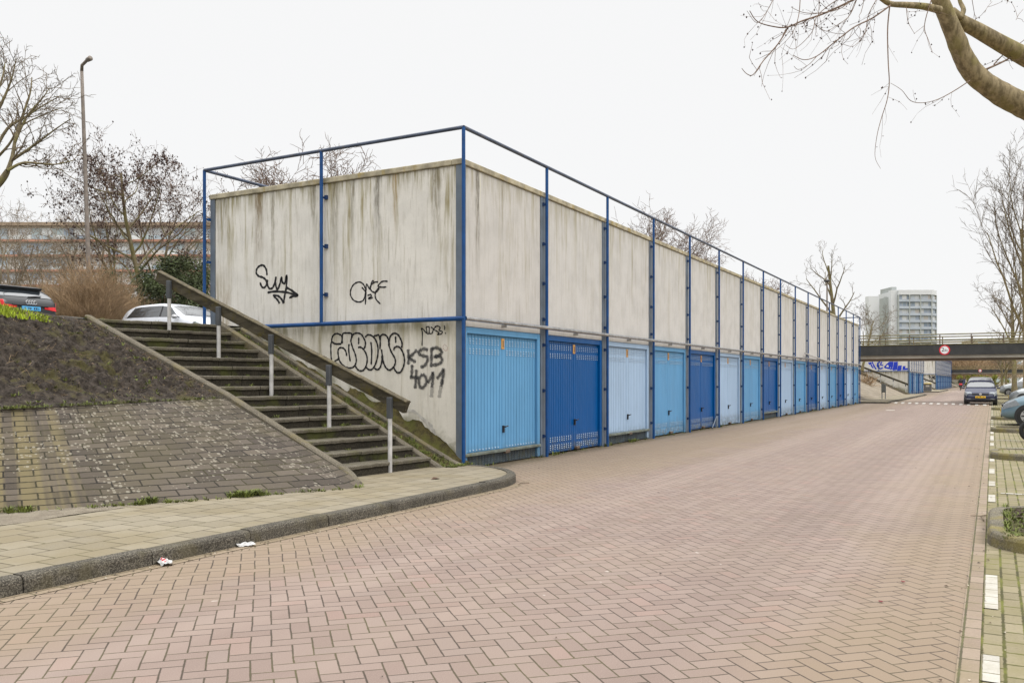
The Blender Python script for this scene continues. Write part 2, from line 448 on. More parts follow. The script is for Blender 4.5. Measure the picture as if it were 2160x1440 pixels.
def facade_bands(name, bw, bh, cols, seed=0.0, rough=0.25):
    """window band: random panes and panels"""
    t = NT(name); o = t.tc.outputs['UV']; x, y, z = t.sep(o)
    xs = t.math('DIVIDE', x, bw); col = t.math('FLOOR', xs); fx = t.math('SUBTRACT', xs, col)
    row = t.math('FLOOR', t.math('DIVIDE', y, bh))
    rnd = t.white(t.comb(col, row, seed))[0]
    c = cols[0]
    k = len(cols)
    for i in range(1, k): c = t.mix(t.math('GREATER_THAN', rnd, i/k), c, cols[i])
    e = t.math('MINIMUM', fx, t.math('SUBTRACT', 1.0, fx))
    c = t.mix(t.math('LESS_THAN', e, 0.05), c, (0.5,0.5,0.48))
    return t.done(c, rough, spec=0.4)

m_road = herringbone('brick_road')
m_pave = paving('pavement_tiles', 0.30, 0.30, ((0.198,0.171,0.122),(0.244,0.213,0.156)), ((0.062,0.05,0.03),(0.085,0.075,0.034)), 0.5, 0.013, grime=((0.19,0.152,0.08), 1.3, 0.5))
m_strip = paving('gutter_bricks', 0.21, 0.11, ((0.205,0.16,0.105),(0.255,0.2,0.14)), ((0.08,0.065,0.04),(0.11,0.1,0.045)), 0.0, 0.012)
m_border = paving('border_bricks', 0.21, 0.094, ((0.22,0.168,0.128),(0.27,0.212,0.162)), ((0.08,0.07,0.04),(0.11,0.105,0.045)), 0.0, 0.012, grime=((0.2,0.165,0.085), 2.0, 0.5))
m_park = paving('parking_bricks', 0.21, 0.105, ((0.19,0.162,0.10),(0.245,0.21,0.135)), ((0.055,0.05,0.018),(0.125,0.13,0.022)), 0.35, 0.016, grime=((0.165,0.148,0.056), 1.6, 0.6))
m_slope = paving('slope_bricks', 0.255, 0.105, ((0.052,0.042,0.034),(0.104,0.085,0.068)), ((0.018,0.015,0.011),(0.035,0.031,0.012)), 0.5, 0.015, uv=True, grime=((0.098,0.082,0.04), 0.7, 0.5), lichen=True, stripes=True)
m_slope2 = paving('slope_slabs', 0.6, 0.30, ((0.22,0.185,0.14),(0.27,0.23,0.175)), ((0.10,0.085,0.06),(0.14,0.115,0.07)), 0.5, 0.03, uv=True, grime=((0.165,0.132,0.085), 0.7, 0.6))
m_kerb = aggregate('kerb_stone', (0.035,0.031,0.025), (0.22,0.198,0.158), (0.10,0.086,0.048), 95, 0.5)
m_kerb_moss = aggregate('mossy_kerb_stone', (0.085,0.077,0.06), (0.33,0.29,0.21), (0.21,0.175,0.05), 95, 0.65)
m_cheek = aggregate('stair_stone', (0.085,0.074,0.054), (0.24,0.21,0.16), (0.17,0.14,0.06), 90, 0.55)
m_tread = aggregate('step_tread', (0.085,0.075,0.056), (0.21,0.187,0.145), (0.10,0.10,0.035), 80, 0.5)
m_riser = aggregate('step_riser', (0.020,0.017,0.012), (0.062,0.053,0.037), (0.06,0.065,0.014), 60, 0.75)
m_soil = ground_mat('soil', (0.026,0.0215,0.018), (0.085,0.070,0.058), (0.17,0.14,0.115), 13.0, (0.095,0.085,0.03))
m_moss = ground_mat('moss', (0.045,0.038,0.018), (0.11,0.09,0.035), (0.17,0.14,0.085), 9.0, (0.085,0.092,0.022))
m_sand = ground_mat('sand', (0.20,0.17,0.13), (0.27,0.235,0.18), (0.34,0.30,0.24), 6.0)
m_field = ground_mat('field', (0.10,0.11,0.035), (0.16,0.15,0.07), (0.22,0.2,0.12), 1.2)
m_deck = ground_mat('deck_asphalt', (0.09,0.09,0.085), (0.15,0.145,0.135), (0.2,0.19,0.17), 5.0)
m_grass = plain('grass_blades', (0.36,0.45,0.03), 0.8, 0.5, 4.0)
m_weed = plain('weed_leaves', (0.13,0.155,0.03), 0.8, 0.5, 8.0)
m_dry = plain('dry_stalks', (0.27,0.19,0.10), 0.9, 0.4, 8.0)
def wallstain(px, py, plane='y'):
    p = on_y(px, py, 0.08) if plane == 'y' else on_x(px, py, 0.08)
    return p.x if plane == 'y' else p.y
OL = (0.13,0.105,0.045); BR = (0.17,0.115,0.05); DK = (0.075,0.062,0.035)
side_sp = [('y', wallstain(545,450,'x'), 0.16, 2.9, 4.75, BR, 0.95), ('y', wallstain(662,420,'x'), 0.10, 3.4, 4.8, OL, 0.9),
           ('y', wallstain(705,440,'x'), 0.10, 2.9, 4.7, OL, 0.85), ('y', wallstain(795,420,'x'), 0.11, 3.3, 4.5, DK, 0.8),
           ('y', wallstain(832,420,'x'), 0.06, 3.6, 4.8, (0.3,0.17,0.03), 0.8), ('y', wallstain(918,400,'x'), 0.12, 3.0, 4.8, OL, 0.8),
           ('y', wallstain(470,450,'x'), 0.22, 3.4, 4.7, OL, 0.6), ('y', wallstain(468,600,'x'), 0.30, 3.9, 2.6, (0.25,0.18,0.08), 0.8),
           ('y', wallstain(575,480,'x'), 0.06, 2.8, 4.7, OL, 0.8), ('y', wallstain(743,420,'x'), 0.07, 3.2, 4.7, OL, 0.8)]
front_sp = [('x', wallstain(1008,450), 0.10, 2.6, 4.6, DK, 0.95), ('x', wallstain(1014,450), 0.035, 3.8, 4.4, (0.6,0.58,0.5), 1.0), ('x', wallstain(1060,450), 0.06, 3.4, 4.6, OL, 0.5)]
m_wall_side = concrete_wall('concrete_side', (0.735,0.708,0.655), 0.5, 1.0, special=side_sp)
m_wall_low = concrete_wall('concrete_low', (0.69,0.655,0.58), 0.4, 0.65, low=True)
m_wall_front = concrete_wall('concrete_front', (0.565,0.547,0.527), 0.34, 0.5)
m_wall_front_s = concrete_wall('concrete_front_streaked', (0.560,0.538,0.514), 0.4, 0.6, special=front_sp)
m_coping = plain('coping_concrete', (0.40,0.355,0.255), 0.9, 0.35, 5.0, dirt=((0.33,0.23,0.03), 0.8), bump=0.4)
m_roof = plain('roof_felt', (0.12,0.12,0.12), 0.9)
m_col = plain('column_grey_blue', (0.115,0.145,0.185), 0.55, 0.2, 3.0, dirt=((0.2,0.18,0.15), 0.35))
m_blue = plain('blue_tube', (0.006,0.060,0.205), 0.45, 0.2, 5.0, dirt=((0.03,0.06,0.15), 0.4), spec=0.3)
m_rail = plain('weathered_blue_tube', (0.05,0.068,0.115), 0.45, 0.35, 4.0, dirt=((0.12,0.10,0.09), 0.6))
m_steel = plain('galvanised_steel', (0.42,0.41,0.40), 0.24, 0.25, 5.0, metal=1.0)
m_steel2 = plain('dull_steel', (0.52,0.51,0.50), 0.5, 0.2, 7.0, metal=0.2, dirt=((0.3,0.27,0.2), 0.4))
def door_paint(name, col, g):
    t = NT(name); o = t.pos(); x, y, z = t.sep(o)
    n = t.noise(t.map(o, (3,3,0.5)), 1.5, 5)
    c = t.mix(t.ramp(n, 0.35, 0.7, 0, 0.4), col, tuple(v*0.78+0.003 for v in col))
    c = t.mix(t.ramp(t.noise(t.map(o, (18,18,0.7)), 1, 5), 0.55, 0.75, 0, 0.25), c, tuple(v*0.6 for v in col))
    low = t.math('MULTIPLY', t.ramp(z, 0.45, 0.03), t.ramp(t.noise(o, 7, 5), 0.35, 0.65, 0.1, 0.8))
    c = t.mix(low, c, (0.10,0.10,0.07))
    t.bump(t.noise(t.map(o, (2.2,2.2,1.1)), 1.0, 2), 0.35, 0.05)
    c = t.mix(t.ramp(t.noise(t.map(o, (0.5,0.5,0.3)), 1.0, 2), 0.35, 0.65, 0.0, 0.35), c, tuple(v*0.76+0.005 for v in col))
    rust = t.math('MULTIPLY', t.ramp(z, 0.75, 0.05, 0.05, 1.0), t.ramp(t.noise(t.map(o, (9,9,4)), 1.0, 7, 0.7), 0.62, 0.70, 0, 0.7))
    c = t.mix(rust, c, (0.16,0.085,0.04))
    c = t.mix(t.ramp(t.noise(t.map(o, (3,3,14)), 1.0, 6, 0.75), 0.70, 0.76, 0, 0.35), c, (0.5,0.52,0.54))
    return t.done(c, g, spec=0.15)
m_door = [door_paint('door_sky_blue', (0.118,0.315,0.545), 0.42), door_paint('door_deep_blue', (0.0,0.082,0.285), 0.30), door_paint('door_pale_blue', (0.36,0.49,0.66), 0.45)]
m_vent = plain('vent_edge', (0.38,0.46,0.54), 0.5, 0.3, 20.0)
m_navy = plain('navy_bracket', (0.008,0.035,0.12), 0.5, 0.2)
m_kick = plain('kick_panel', (0.05,0.07,0.085), 0.6, 0.4, 12.0, dirt=((0.09,0.085,0.03), 0.7))
m_ledge = plain('mossy_ledge', (0.14,0.16,0.14), 0.8, 0.4, 10.0, dirt=((0.13,0.12,0.03), 0.8))
m_black = plain('black_plastic', (0.018,0.018,0.02), 0.5, 0.2)
m_plate_o = plain('orange_plate', (0.55,0.29,0.08), 0.6, 0.2)
def spray(name, col, alpha):
    t = NT(name); o = t.obj()
    n = t.noise(o, 70, 4, 0.7)
    t.mat.blend_method = 'HASHED' if hasattr(t.mat, 'blend_method') else None
    t.l(t.ramp(n, 0.3, 0.6, alpha[0], alpha[1]), t.b.inputs['Alpha'])
    return t.done((*col,1), 0.85, spec=0.2)
m_ink = spray('black_spray', (0.022,0.022,0.024), (0.9,1.0))
m_ink2 = spray('faded_spray', (0.04,0.042,0.047), (0.22,0.66))
m_ink3 = spray('thin_spray', (0.05,0.05,0.055), (0.08,0.38))
m_ibl = spray('blue_spray', (0.03,0.06,0.50), (0.9,1.0))
m_wood = None
def wood_beam():
    t = NT('weathered_beam'); o = t.obj()
    n = t.noise(t.map(o, (4,0.7,4)), 3.0, 6, 0.65)
    c = t.mix(t.ramp(n, 0.35, 0.65), (0.034,0.029,0.019), (0.078,0.066,0.043))
    c = t.mix(t.ramp(t.noise(o, 5, 6, 0.65), 0.52, 0.66, 0, 0.7), c, (0.085,0.068,0.014))
    c = t.mix(t.ramp(t.noise(o, 45, 3), 0.66, 0.74, 0, 0.8), c, (0.24,0.23,0.19))
    t.bump(n, 0.6, 0.01)
    return t.done(c, 0.9, spec=0.2)
m_wood = wood_beam()
m_beamtop = plain('mossy_beam_cap', (0.10,0.082,0.05), 0.9, 0.4, 9.0, dirt=((0.17,0.14,0.05), 0.7), bump=0.5)
m_mark = paving('marking_bricks', 0.21, 0.094, ((0.36,0.34,0.30),(0.46,0.44,0.39)), ((0.14,0.12,0.08),(0.16,0.15,0.07)), 0.0, 0.010, grime=((0.3,0.27,0.2), 4.0, 0.6))
m_white = plain('white_paint', (0.46,0.44,0.40), 0.8, 0.25, 9.0, dirt=((0.24,0.21,0.16), 0.7))
m_paper = plain('white_paper', (0.50,0.50,0.49), 0.8, 0.15, 30.0)
m_red = plain('red_plastic', (0.55,0.03,0.04), 0.5, 0.1)
m_fascia = plain('dark_fascia', (0.036,0.036,0.036), 0.55, 0.25, 1.5, dirt=((0.075,0.07,0.06), 0.5))
m_fascia2 = plain('dark_grey_bracket', (0.06,0.064,0.07), 0.6, 0.2, 6.0)
m_cream = plain('pale_concrete', (0.50,0.46,0.40), 0.8, 0.2, 1.0, dirt=((0.3,0.25,0.18), 0.4))
m_brownsoffit = plain('brown_soffit', (0.24,0.185,0.145), 0.8, 0.25, 1.0)
m_woodrail = plain('mossy_rail', (0.19,0.165,0.085), 0.85, 0.35, 3.0, dirt=((0.16,0.18,0.05), 0.6))
m_rust = plain('rusty_steel', (0.12,0.085,0.06), 0.7, 0.3, 8.0)
m_signred = plain('sign_red', (0.62,0.02,0.04), 0.45, 0.1)
m_signwhite = plain('sign_white', (0.85,0.85,0.85), 0.45, 0.05)
m_lamp = plain('lamp_pole_grey', (0.21,0.175,0.15), 0.6, 0.25, 6.0, dirt=((0.28,0.24,0.17), 0.5))
m_glassd = glass_dark('car_glass')
m_tyre = plain('tyre_rubber', (0.02,0.02,0.02), 0.85, 0.2)
m_rim = plain('wheel_alloy', (0.45,0.45,0.46), 0.35, 0.15, metal=0.6)
m_lens = plain('lamp_lens', (0.24,0.26,0.28), 0.1, 0.2, 12.0)
m_tail = plain('tail_lamp_red', (0.65,0.02,0.025), 0.15, 0.2, 12.0)
m_yplate = plain('yellow_plate', (0.80,0.48,0.02), 0.5, 0.05)
m_bplate = plain('blue_plate', (0.10,0.42,0.75), 0.5, 0.05)
m_chrome = plain('chrome', (0.75,0.75,0.76), 0.15, 0.05, metal=0.9)
m_skin = plain('skin', (0.50,0.33,0.25), 0.6, 0.1)
m_cloth = plain('black_cloth', (0.015,0.015,0.018), 0.9, 0.3)
m_twig = bark('twig_bark', (0.12,0.092,0.066), (0.21,0.165,0.115), None, 20)
m_twig_r = bark('reddish_twig_bark', (0.14,0.095,0.072), (0.23,0.16,0.12), None, 20)
m_bark = bark('tree_bark', (0.12,0.095,0.055), (0.235,0.195,0.12), (0.17,0.155,0.05))
m_bark_g = bark('mossy_bark', (0.15,0.118,0.07), (0.33,0.265,0.165), (0.22,0.19,0.075), 26)
m_seed = plain('seed_clusters', (0.060,0.034,0.028), 0.9, 0.4)
m_bush = plain('brown_twigs', (0.34,0.235,0.135), 0.95, 0.35, 3.0)
m_leaf = plain('evergreen_leaves', (0.068,0.088,0.03), 0.7, 0.6, 2.5)
m_leaf_y = plain('yellow_green_leaves', (0.22,0.23,0.03), 0.8, 0.4, 2.0)

# ------------------------------------------------------------------ the ground, road and pavements
g = MB(); g.quad((-1500,-1500,-0.03),(2500,-1500,-0.03),(2500,1500,-0.03),(-1500,1500,-0.03))
structure('ground', g, m_field)
g = MB(); g.quad((-40,-7.042,0),(330,-7.042,0),(330,0.3,0),(-40,0.3,0))
structure('road', g, m_road)
g = MB(); g.quad((-40,-7.136,0.004),(330,-7.136,0.004),(330,-7.036,0.004),(-40,-7.036,0.004))
structure('road_border', g, m_border)
g = MB(); g.quad((-40,-12.8,0.002),(330,-12.8,0.002),(330,-7.136,0.002),(-40,-7.136,0.002))
structure('parking_pavement', g, m_park)

def kerb(name, path, width, height, mat, stone=1.0, inner=1):
    """path = outer foot line; stones lie on its left when inner = 1"""
    P = [Vector((p[0], p[1], 0)) for p in path]
    cum = [0]
    for a, b in zip(P, P[1:]): cum.append(cum[-1] + (b-a).length)
    def at(s):
        for i in range(len(P)-1):
            if s <= cum[i+1] or i == len(P)-2:
                t = (s-cum[i])/max(1e-9, cum[i+1]-cum[i]); d = (P[i+1]-P[i]).normalized()
                return P[i].lerp(P[i+1], t), d
    mb = MB(); s = 0.0; rr = random.Random(4)
    prof = [(0,-0.05),(0.006,height-0.035),(0.016,height-0.012),(0.035,height),(width,height),(width,-0.05)]
    while s < cum[-1]-0.02:
        e = min(s+stone, cum[-1]); k = 6 if stone < 1.5 else 2
        dz = rr.uniform(-0.004,0.004); dy = rr.uniform(-0.006,0.006)
        n = len(mb.v); ss = [s+0.005+(e-s-0.010)*i/k for i in range(k+1)]
        for q in ss:
            p, d = at(q); nrm = Vector((-d.y, d.x, 0))*inner
            for a, b in prof: mb.v.append(tuple(p + nrm*(a+dy) + Vector((0,0,b+dz))))
        kk = len(prof)
        for i in range(k):
            for j in range(kk):
                j2 = (j+1)%kk
                mb.f.append((n+i*kk+j, n+i*kk+j2, n+(i+1)*kk+j2, n+(i+1)*kk+j)); mb.m.append(0)
        mb.f.append(tuple(n+j for j in range(kk))); mb.m.append(0)
        mb.f.append(tuple(n+k*kk+kk-1-j for j in range(kk))); mb.m.append(0)
        s = e
    o = mb.obj(name, mat); o['kind'] = 'structure'; return o
def arc_path(x1, x0=-40.0):
    p = [(x0,-1.6),(x1-1.75,-1.62)]
    for i in range(1, 13):
        a = R(-90 + 90*i/12)
        p.append((x1-1.75+1.75*math.cos(a)*0.98, -0.18+1.44*math.sin(a)))
    p.append((x1-0.04, 0.0)); return p
def pavement(x1, x0, y_back=4.0):
    path = arc_path(x1, x0)
    kerb('kerb', path, 0.13, 0.118, m_kerb)
    if x0 > 0: kerb('kerb', [(x0-0.13,0.4),(x0-0.13,-1.62)], 0.13, 0.118, m_kerb)
    g = MB(); pts = []
    P = [Vector((a,b,0)) for a,b in path]
    for i, p in enumerate(P):
        d = (P[min(i+1,len(P)-1)]-P[max(i-1,0)]).normalized(); q = p + Vector((-d.y,d.x,0))*0.127
        pts.append((min(q.x, x1-0.06), q.y, 0.107))
    pts += [(x1-0.06, 0.05, 0.107),(x1-0.06,y_back,0.107),(x0,y_back,0.107)]
    g.poly(pts); structure('pavement', g, m_pave)
    g = MB()
    outer = [p + Vector((0,0,0.004)) for p in P]
    for i in range(len(P)-1):
        def off(k, w):
            d = (P[min(k+1,len(P)-1)]-P[max(k-1,0)]).normalized(); return P[k] - Vector((-d.y,d.x,0))*w + Vector((0,0,0.004))
        if i < 4: g.quad(off(i,-0.01), off(i,0.11), off(i+1,0.11), off(i+1,-0.01))
    structure('gutter_strip', g, m_strip)
pavement(0.0, -40.0)
pavement(83.4, 46.5)
pavement(131.0, 105.5)

# white dashes in the dash row: photo rows -> X on the ground
def xg(py, px=2088): return on_z(px, py, 0.0).x
dash = MB()
for a, b in ((1440,1384),(1285,1214),(1059,1044),(1025,1015),(999,989),(973,968),(940,934.5),(929,919),(915,910)):
    dash.quad((xg(a),-7.222,0.008),(xg(b),-7.222,0.008),(xg(b),-7.141,0.008),(xg(a),-7.141,0.008))
x = xg(905)
while x < 300:
    dash.quad((x,-7.225,0.008),(x+0.5,-7.225,0.008),(x+0.5,-7.141,0.008),(x,-7.141,0.008)); x += 1.6
for xx in (0.9, 9.4, 12.0, 22.4, 28.0, 33.0):
    dash.quad((xx,-12,0.008),(xx+0.08,-12,0.008),(xx+0.08,-7.28,0.008),(xx,-7.28,0.008))
structure('road_markings', dash, m_mark)
# speed hump with painted teeth
hump = MB(); xs = [0,0.3,0.6,0.9,1.2,2.6,2.9,3.2,3.5]; hz = [0.006,0.02,0.045,0.062,0.07,0.07,0.062,0.03,0.006]
def hump_x(y): return 44.2 + (y+7.04)/5.7*3.0
rows = [[(hump_x(yy)+a, yy, b) for a, b in zip(xs, hz)] for yy in (-7.03,-5.6,-4.2,-2.8,-1.65)]
hump.grid(rows); structure('speed_hump', hump, m_road, True)
teeth = MB()
for i in range(13):
    yy = -6.9 + i*0.405
    x0 = hump_x(yy)
    teeth.quad((x0+0.02,yy,0.013),(x0+0.95,yy,0.070),(x0+0.95,yy+0.17,0.070),(x0+0.02,yy+0.17,0.013))
    teeth.quad((x0+0.98,yy+0.06,0.074),(x0+1.18,yy+0.06,0.076),(x0+1.18,yy+0.36,0.076),(x0+0.98,yy+0.36,0.074))
for i in range(11):
    yy = -6.7 + i*0.5
    teeth.quad((118,yy,0.008),(119.2,yy,0.008),(119.2,yy+0.25,0.008),(118,yy+0.25,0.008))
structure('hump_markings', teeth, m_white)
# worn pale patch on the road
def drain(x, y, label):
    t = thing('drain_cover', label, 'drain cover', (x, y, 0.0))
    b = MB(); b.box(-0.3,0.3,-0.18,0.18,-0.02,0.008); b.obj('frame', m_cream, t)
    return t
_p = on_z(1878, 865, 0); drain(_p.x, _p.y, 'pale drain cover set in the brick road before the speed hump')

# ------------------------------------------------------------------ embankments
def lerp3(a, b, t): return tuple(a[i]+(b[i]-a[i])*t for i in range(3))
def resample(pts, n):
    P = [Vector(p) for p in pts]; cum = [0]
    for a, b in zip(P, P[1:]): cum.append(cum[-1]+(b-a).length)
    out = []
    for k in range(n):
        s = cum[-1]*k/(n-1)
        for i in range(len(P)-1):
            if s <= cum[i+1]+1e-9 or i == len(P)-2:
                out.append(P[i].lerp(P[i+1], (s-cum[i])/max(1e-9,cum[i+1]-cum[i]))); break
    return out
LOW = [(-2.80,-0.30,0.10),(-3.22,-0.46,0.10),(-4.92,0.39,0.10),(-6.45,1.27,0.10),(-9,1.6,0.10),(-16,1.6,0.10)]
UPP = [(-2.72,2.28,1.165),(-3.2,2.29,1.155),(-4.4,2.30,1.125),(-5.84,2.31,1.09),(-9,2.6,1.09),(-16,2.6,1.09)]
CRE = [(-2.72,5.37,2.385),(-3.1,5.3,2.39),(-4.0,4.9,2.41),(-4.9,4.75,2.44),(-9,4.7,2.47),(-16,4.7,2.47)]
def patch(name, lo, up, mat, nu, nv, amp, vspan=0, kind='structure', freq=3.0):
    rows = []; me_uv = []
    def frac(pts, k):   # same fraction of knots on both edges
        s = k*(len(pts)-1); i = min(int(s), len(pts)-2); return Vector(pts[i]).lerp(Vector(pts[i+1]), s-i)
    mb = MB(); uvs = []
    base = []
    for i in range(nu+1):
        a = frac(lo, i/nu); b = frac(up, i/nu); base.append((a,b))
    for j in range(nv+1):
        row = []
        for i, (a,b) in enumerate(base):
            p = a.lerp(b, j/nv)
            edge = min(1.0, 6*min(j/nv, 1-j/nv, i/nu*2))
            d = mnoise.fractal(p*freq, 1.0, 2.0, 4)*amp*edge
            sag = 0.0
            row.append(p + Vector((0,-0.4*d,d)))
            uvs.append((-(a.x+b.x)/2, vspan*j/nv if vspan else 4.2+(b-a).length*(j/nv-1)))
        rows.append(row)
    mb.grid(rows)
    me = mb.mesh(name, mat, True)
    ul = me.uv_layers.new(name='UVMap')
    for lp in me.loops: ul.data[lp.index].uv = uvs[lp.vertex_index]
    o = link(name, me); o['kind'] = kind; return o
patch('brick_slope', LOW, UPP, m_slope, 60, 20, 0.007, 18.6*0.105)
patch('soil_slope', [Vector(p)+Vector((0,-0.03,-0.01)) for p in UPP], CRE, m_soil, 300, 150, 0.10, 0, 'structure', 6.0)
# the raised parking level behind
g = MB()
poly = [(-2.72,5.30,2.38)] + [tuple(Vector(p)+Vector((0,-0.02,-0.03))) for p in CRE[1:]] + [(-60,4.7,2.40),(-60,170,2.40),(220,170,2.38),(220,5.0,2.38),(130.9,5.0,2.38),(130.9,5.7,2.38),(100,5.7,2.38),(83.4,5.70,2.38),(83.4,5.0,2.38),(46.4,5.0,2.38),(46.4,5.7,2.38),(0.08,5.70,2.38),(0.08,4.6,2.38),(-0.6,4.72,2.38)]
g.poly(poly); structure('upper_parking', g, m_deck)
# second slope between the first garage and the next stairs
for nm, x0, x1 in (('far_slope',46.3,80.8),('far_slope',104.0,128.4),('far_slope',188.0,230.0)):
    lo = [(x1,0.2,0.10),(x1-10,0.3,0.10),(x0,0.3,0.10)]; up = [(x1,5.0,2.385),(x1-10,5.0,2.385),(x0,5.0,2.385)]
    patch('paved_slope', lo, up, m_slope2, 40, 10, 0.02)
gr = MB()
structure('sand_strip', (lambda m: (m.grid([[Vector((x,y,0.112+0.012*mnoise.noise(Vector((x*3,y*3,1))))) for x in np.linspace(-7.6,-5.6,14)] for y in (0.55,0.75,0.95,1.3)]), m)[1])(MB()), m_sand, True)

# ------------------------------------------------------------------ garage building with its blue tube frame
BAY = 2.885; DEP = 5.724; TOPZ = 4.79
door_cache = {}
def door_mesh(ci, raised):
    key = (ci, raised)
    if key in door_cache: return door_cache[key]
    mb = MB(); x0, x1 = 0.235, BAY-0.235; z0 = 0.25 if raised else 0.035; z1 = 2.15
    n = 24; p = (x1-x0)/n; yF = 0.125; g_ = 0.014
    for i in range(n):
        a = x0+i*p; b = a+p
        prof = [(a, yF+0.022),(a+g_*0.5, yF),(b-g_*0.5, yF),(b, yF+0.022)]
        for (xa,ya),(xb,yb) in zip(prof, prof[1:]): mb.quad((xa,ya,z0),(xb,yb,z0),(xb,yb,z1),(xa,ya,z1))
        if i in (11,12): continue
        zs = []
        for base in (1.99, 1.83): zs += [base, base+0.035, base+0.07]
        zb = [z0+0.02] if raised else [z0+0.05, z0+0.085, z0+0.12, z0+0.20, z0+0.235, z0+0.27]
        for zz in zs+zb:
            xa, xb = a+0.034, b-0.034
            mb.quad((xa,yF-0.001,zz+0.020),(xa,yF-0.010,zz+0.006),(xb,yF-0.010,zz+0.006),(xb,yF-0.001,zz+0.020),1)
            mb.quad((xa,yF-0.0098,zz+0.006),(xb,yF-0.0098,zz+0.006),(xb,yF-0.0012,zz-0.001),(xa,yF-0.0012,zz-0.001))
    xm = (x0+x1)/2
    mb.box(xm-0.02,xm+0.02,yF-0.006,yF+0.01,z0,z1)
    mb.box(x0,x1,yF+0.026,yF+0.036,z0,z1)
    me = mb.mesh('garage_door', [m_door[ci], m_vent], False, False)
    door_cache[key] = me; return me
def frame_mesh(ci):
    mb = MB(); xa, xb = 0.13, BAY-0.13
    mb.box(xa,xa+0.10,0.075,0.16,0.02,2.255,0,0.006); mb.box(xb-0.10,xb,0.075,0.16,0.02,2.255,0,0.006)
    mb.box(xa+0.10,xb-0.10,0.077,0.16,2.155,2.253,0,0.006)
    return mb.mesh('door_frame', m_door[ci])
frames = [frame_mesh(i) for i in range(3)]
hb = MB(); hb.box(-0.018,0.018,0.085,0.125,-0.10,0.02,0,0.004); hb.tube([(0.0,0.085,0.0),(0.0,0.055,0.0)],0.012,8); hb.tube([(-0.01,0.055,0.0),(0.075,0.055,0.012)],0.011,8)
handle_me = hb.mesh('door_handle', m_black)
pb = MB(); pb.box(-0.05,0.05,0.112,0.124,-0.09,0.09,0,0.003); pb.box(-0.012,0.012,0.109,0.112,-0.055,0.055,1)
plate_me = pb.mesh('number_plate', [m_plate_o, m_black])
lb = MB(); lb.box(0.14,BAY-0.14,0.045,0.13,0.20,0.245,0,0.006); ledge_me = lb.mesh('bottom_ledge', m_ledge)
kb = MB()
for i in range(24):
    a = 0.235+i*(BAY-0.47)/24; b = a+(BAY-0.47)/24
    kb.box(a+0.006,b-0.006,0.118,0.14,0.02,0.20)
    for k in range(4):
        zz = 0.045+k*0.038
        kb.quad((a+0.03,0.116,zz),(b-0.03,0.116,zz),(b-0.03,0.105,zz+0.012),(a+0.03,0.105,zz+0.012),1)
kick_me = kb.mesh('kick_panel', [m_kick, m_col])
lockb = MB(); lockb.box(-0.07,0.07,0.035,0.10,-0.03,0.03,0,0.01); lock_me = lockb.mesh('floor_lock', m_rust)
BZ = (4.65,3.92,3.19,2.53,2.06,1.22,0.38)
def post_mesh(brk):
    mb = MB(); mb.tube([(0,0,0.0),(0,0,5.34)],0.029,10)
    for z in BZ:
        if not brk: break
        mb.box(-0.02,0.02,0.025,0.072,z-0.016,z+0.016,1); mb.box(-0.045,-0.022,0.03,0.072,z-0.032,z+0.032,1)
    return mb.mesh('tube_post', [m_blue, m_navy])
post_me = post_mesh(True); post_plain = post_mesh(False)
cb = MB(); cb.box(-0.105,0.105,0.070,0.30,0.0,TOPZ,0,0.004); col_me = cb.mesh('column', m_col)
pn = MB(); pn.box(0.108,BAY-0.108,0.085,0.22,2.405,TOPZ,0,0.006); panel_me = pn.mesh('upper_panel', m_wall_front)
lt = MB(); lt.box(0.108,BAY-0.108,0.088,0.22,2.262,2.397,0,0.004); lint_me = lt.mesh('lintel', m_wall_front)
KINDS3 = ['sky blue', 'deep blue', 'very pale blue']

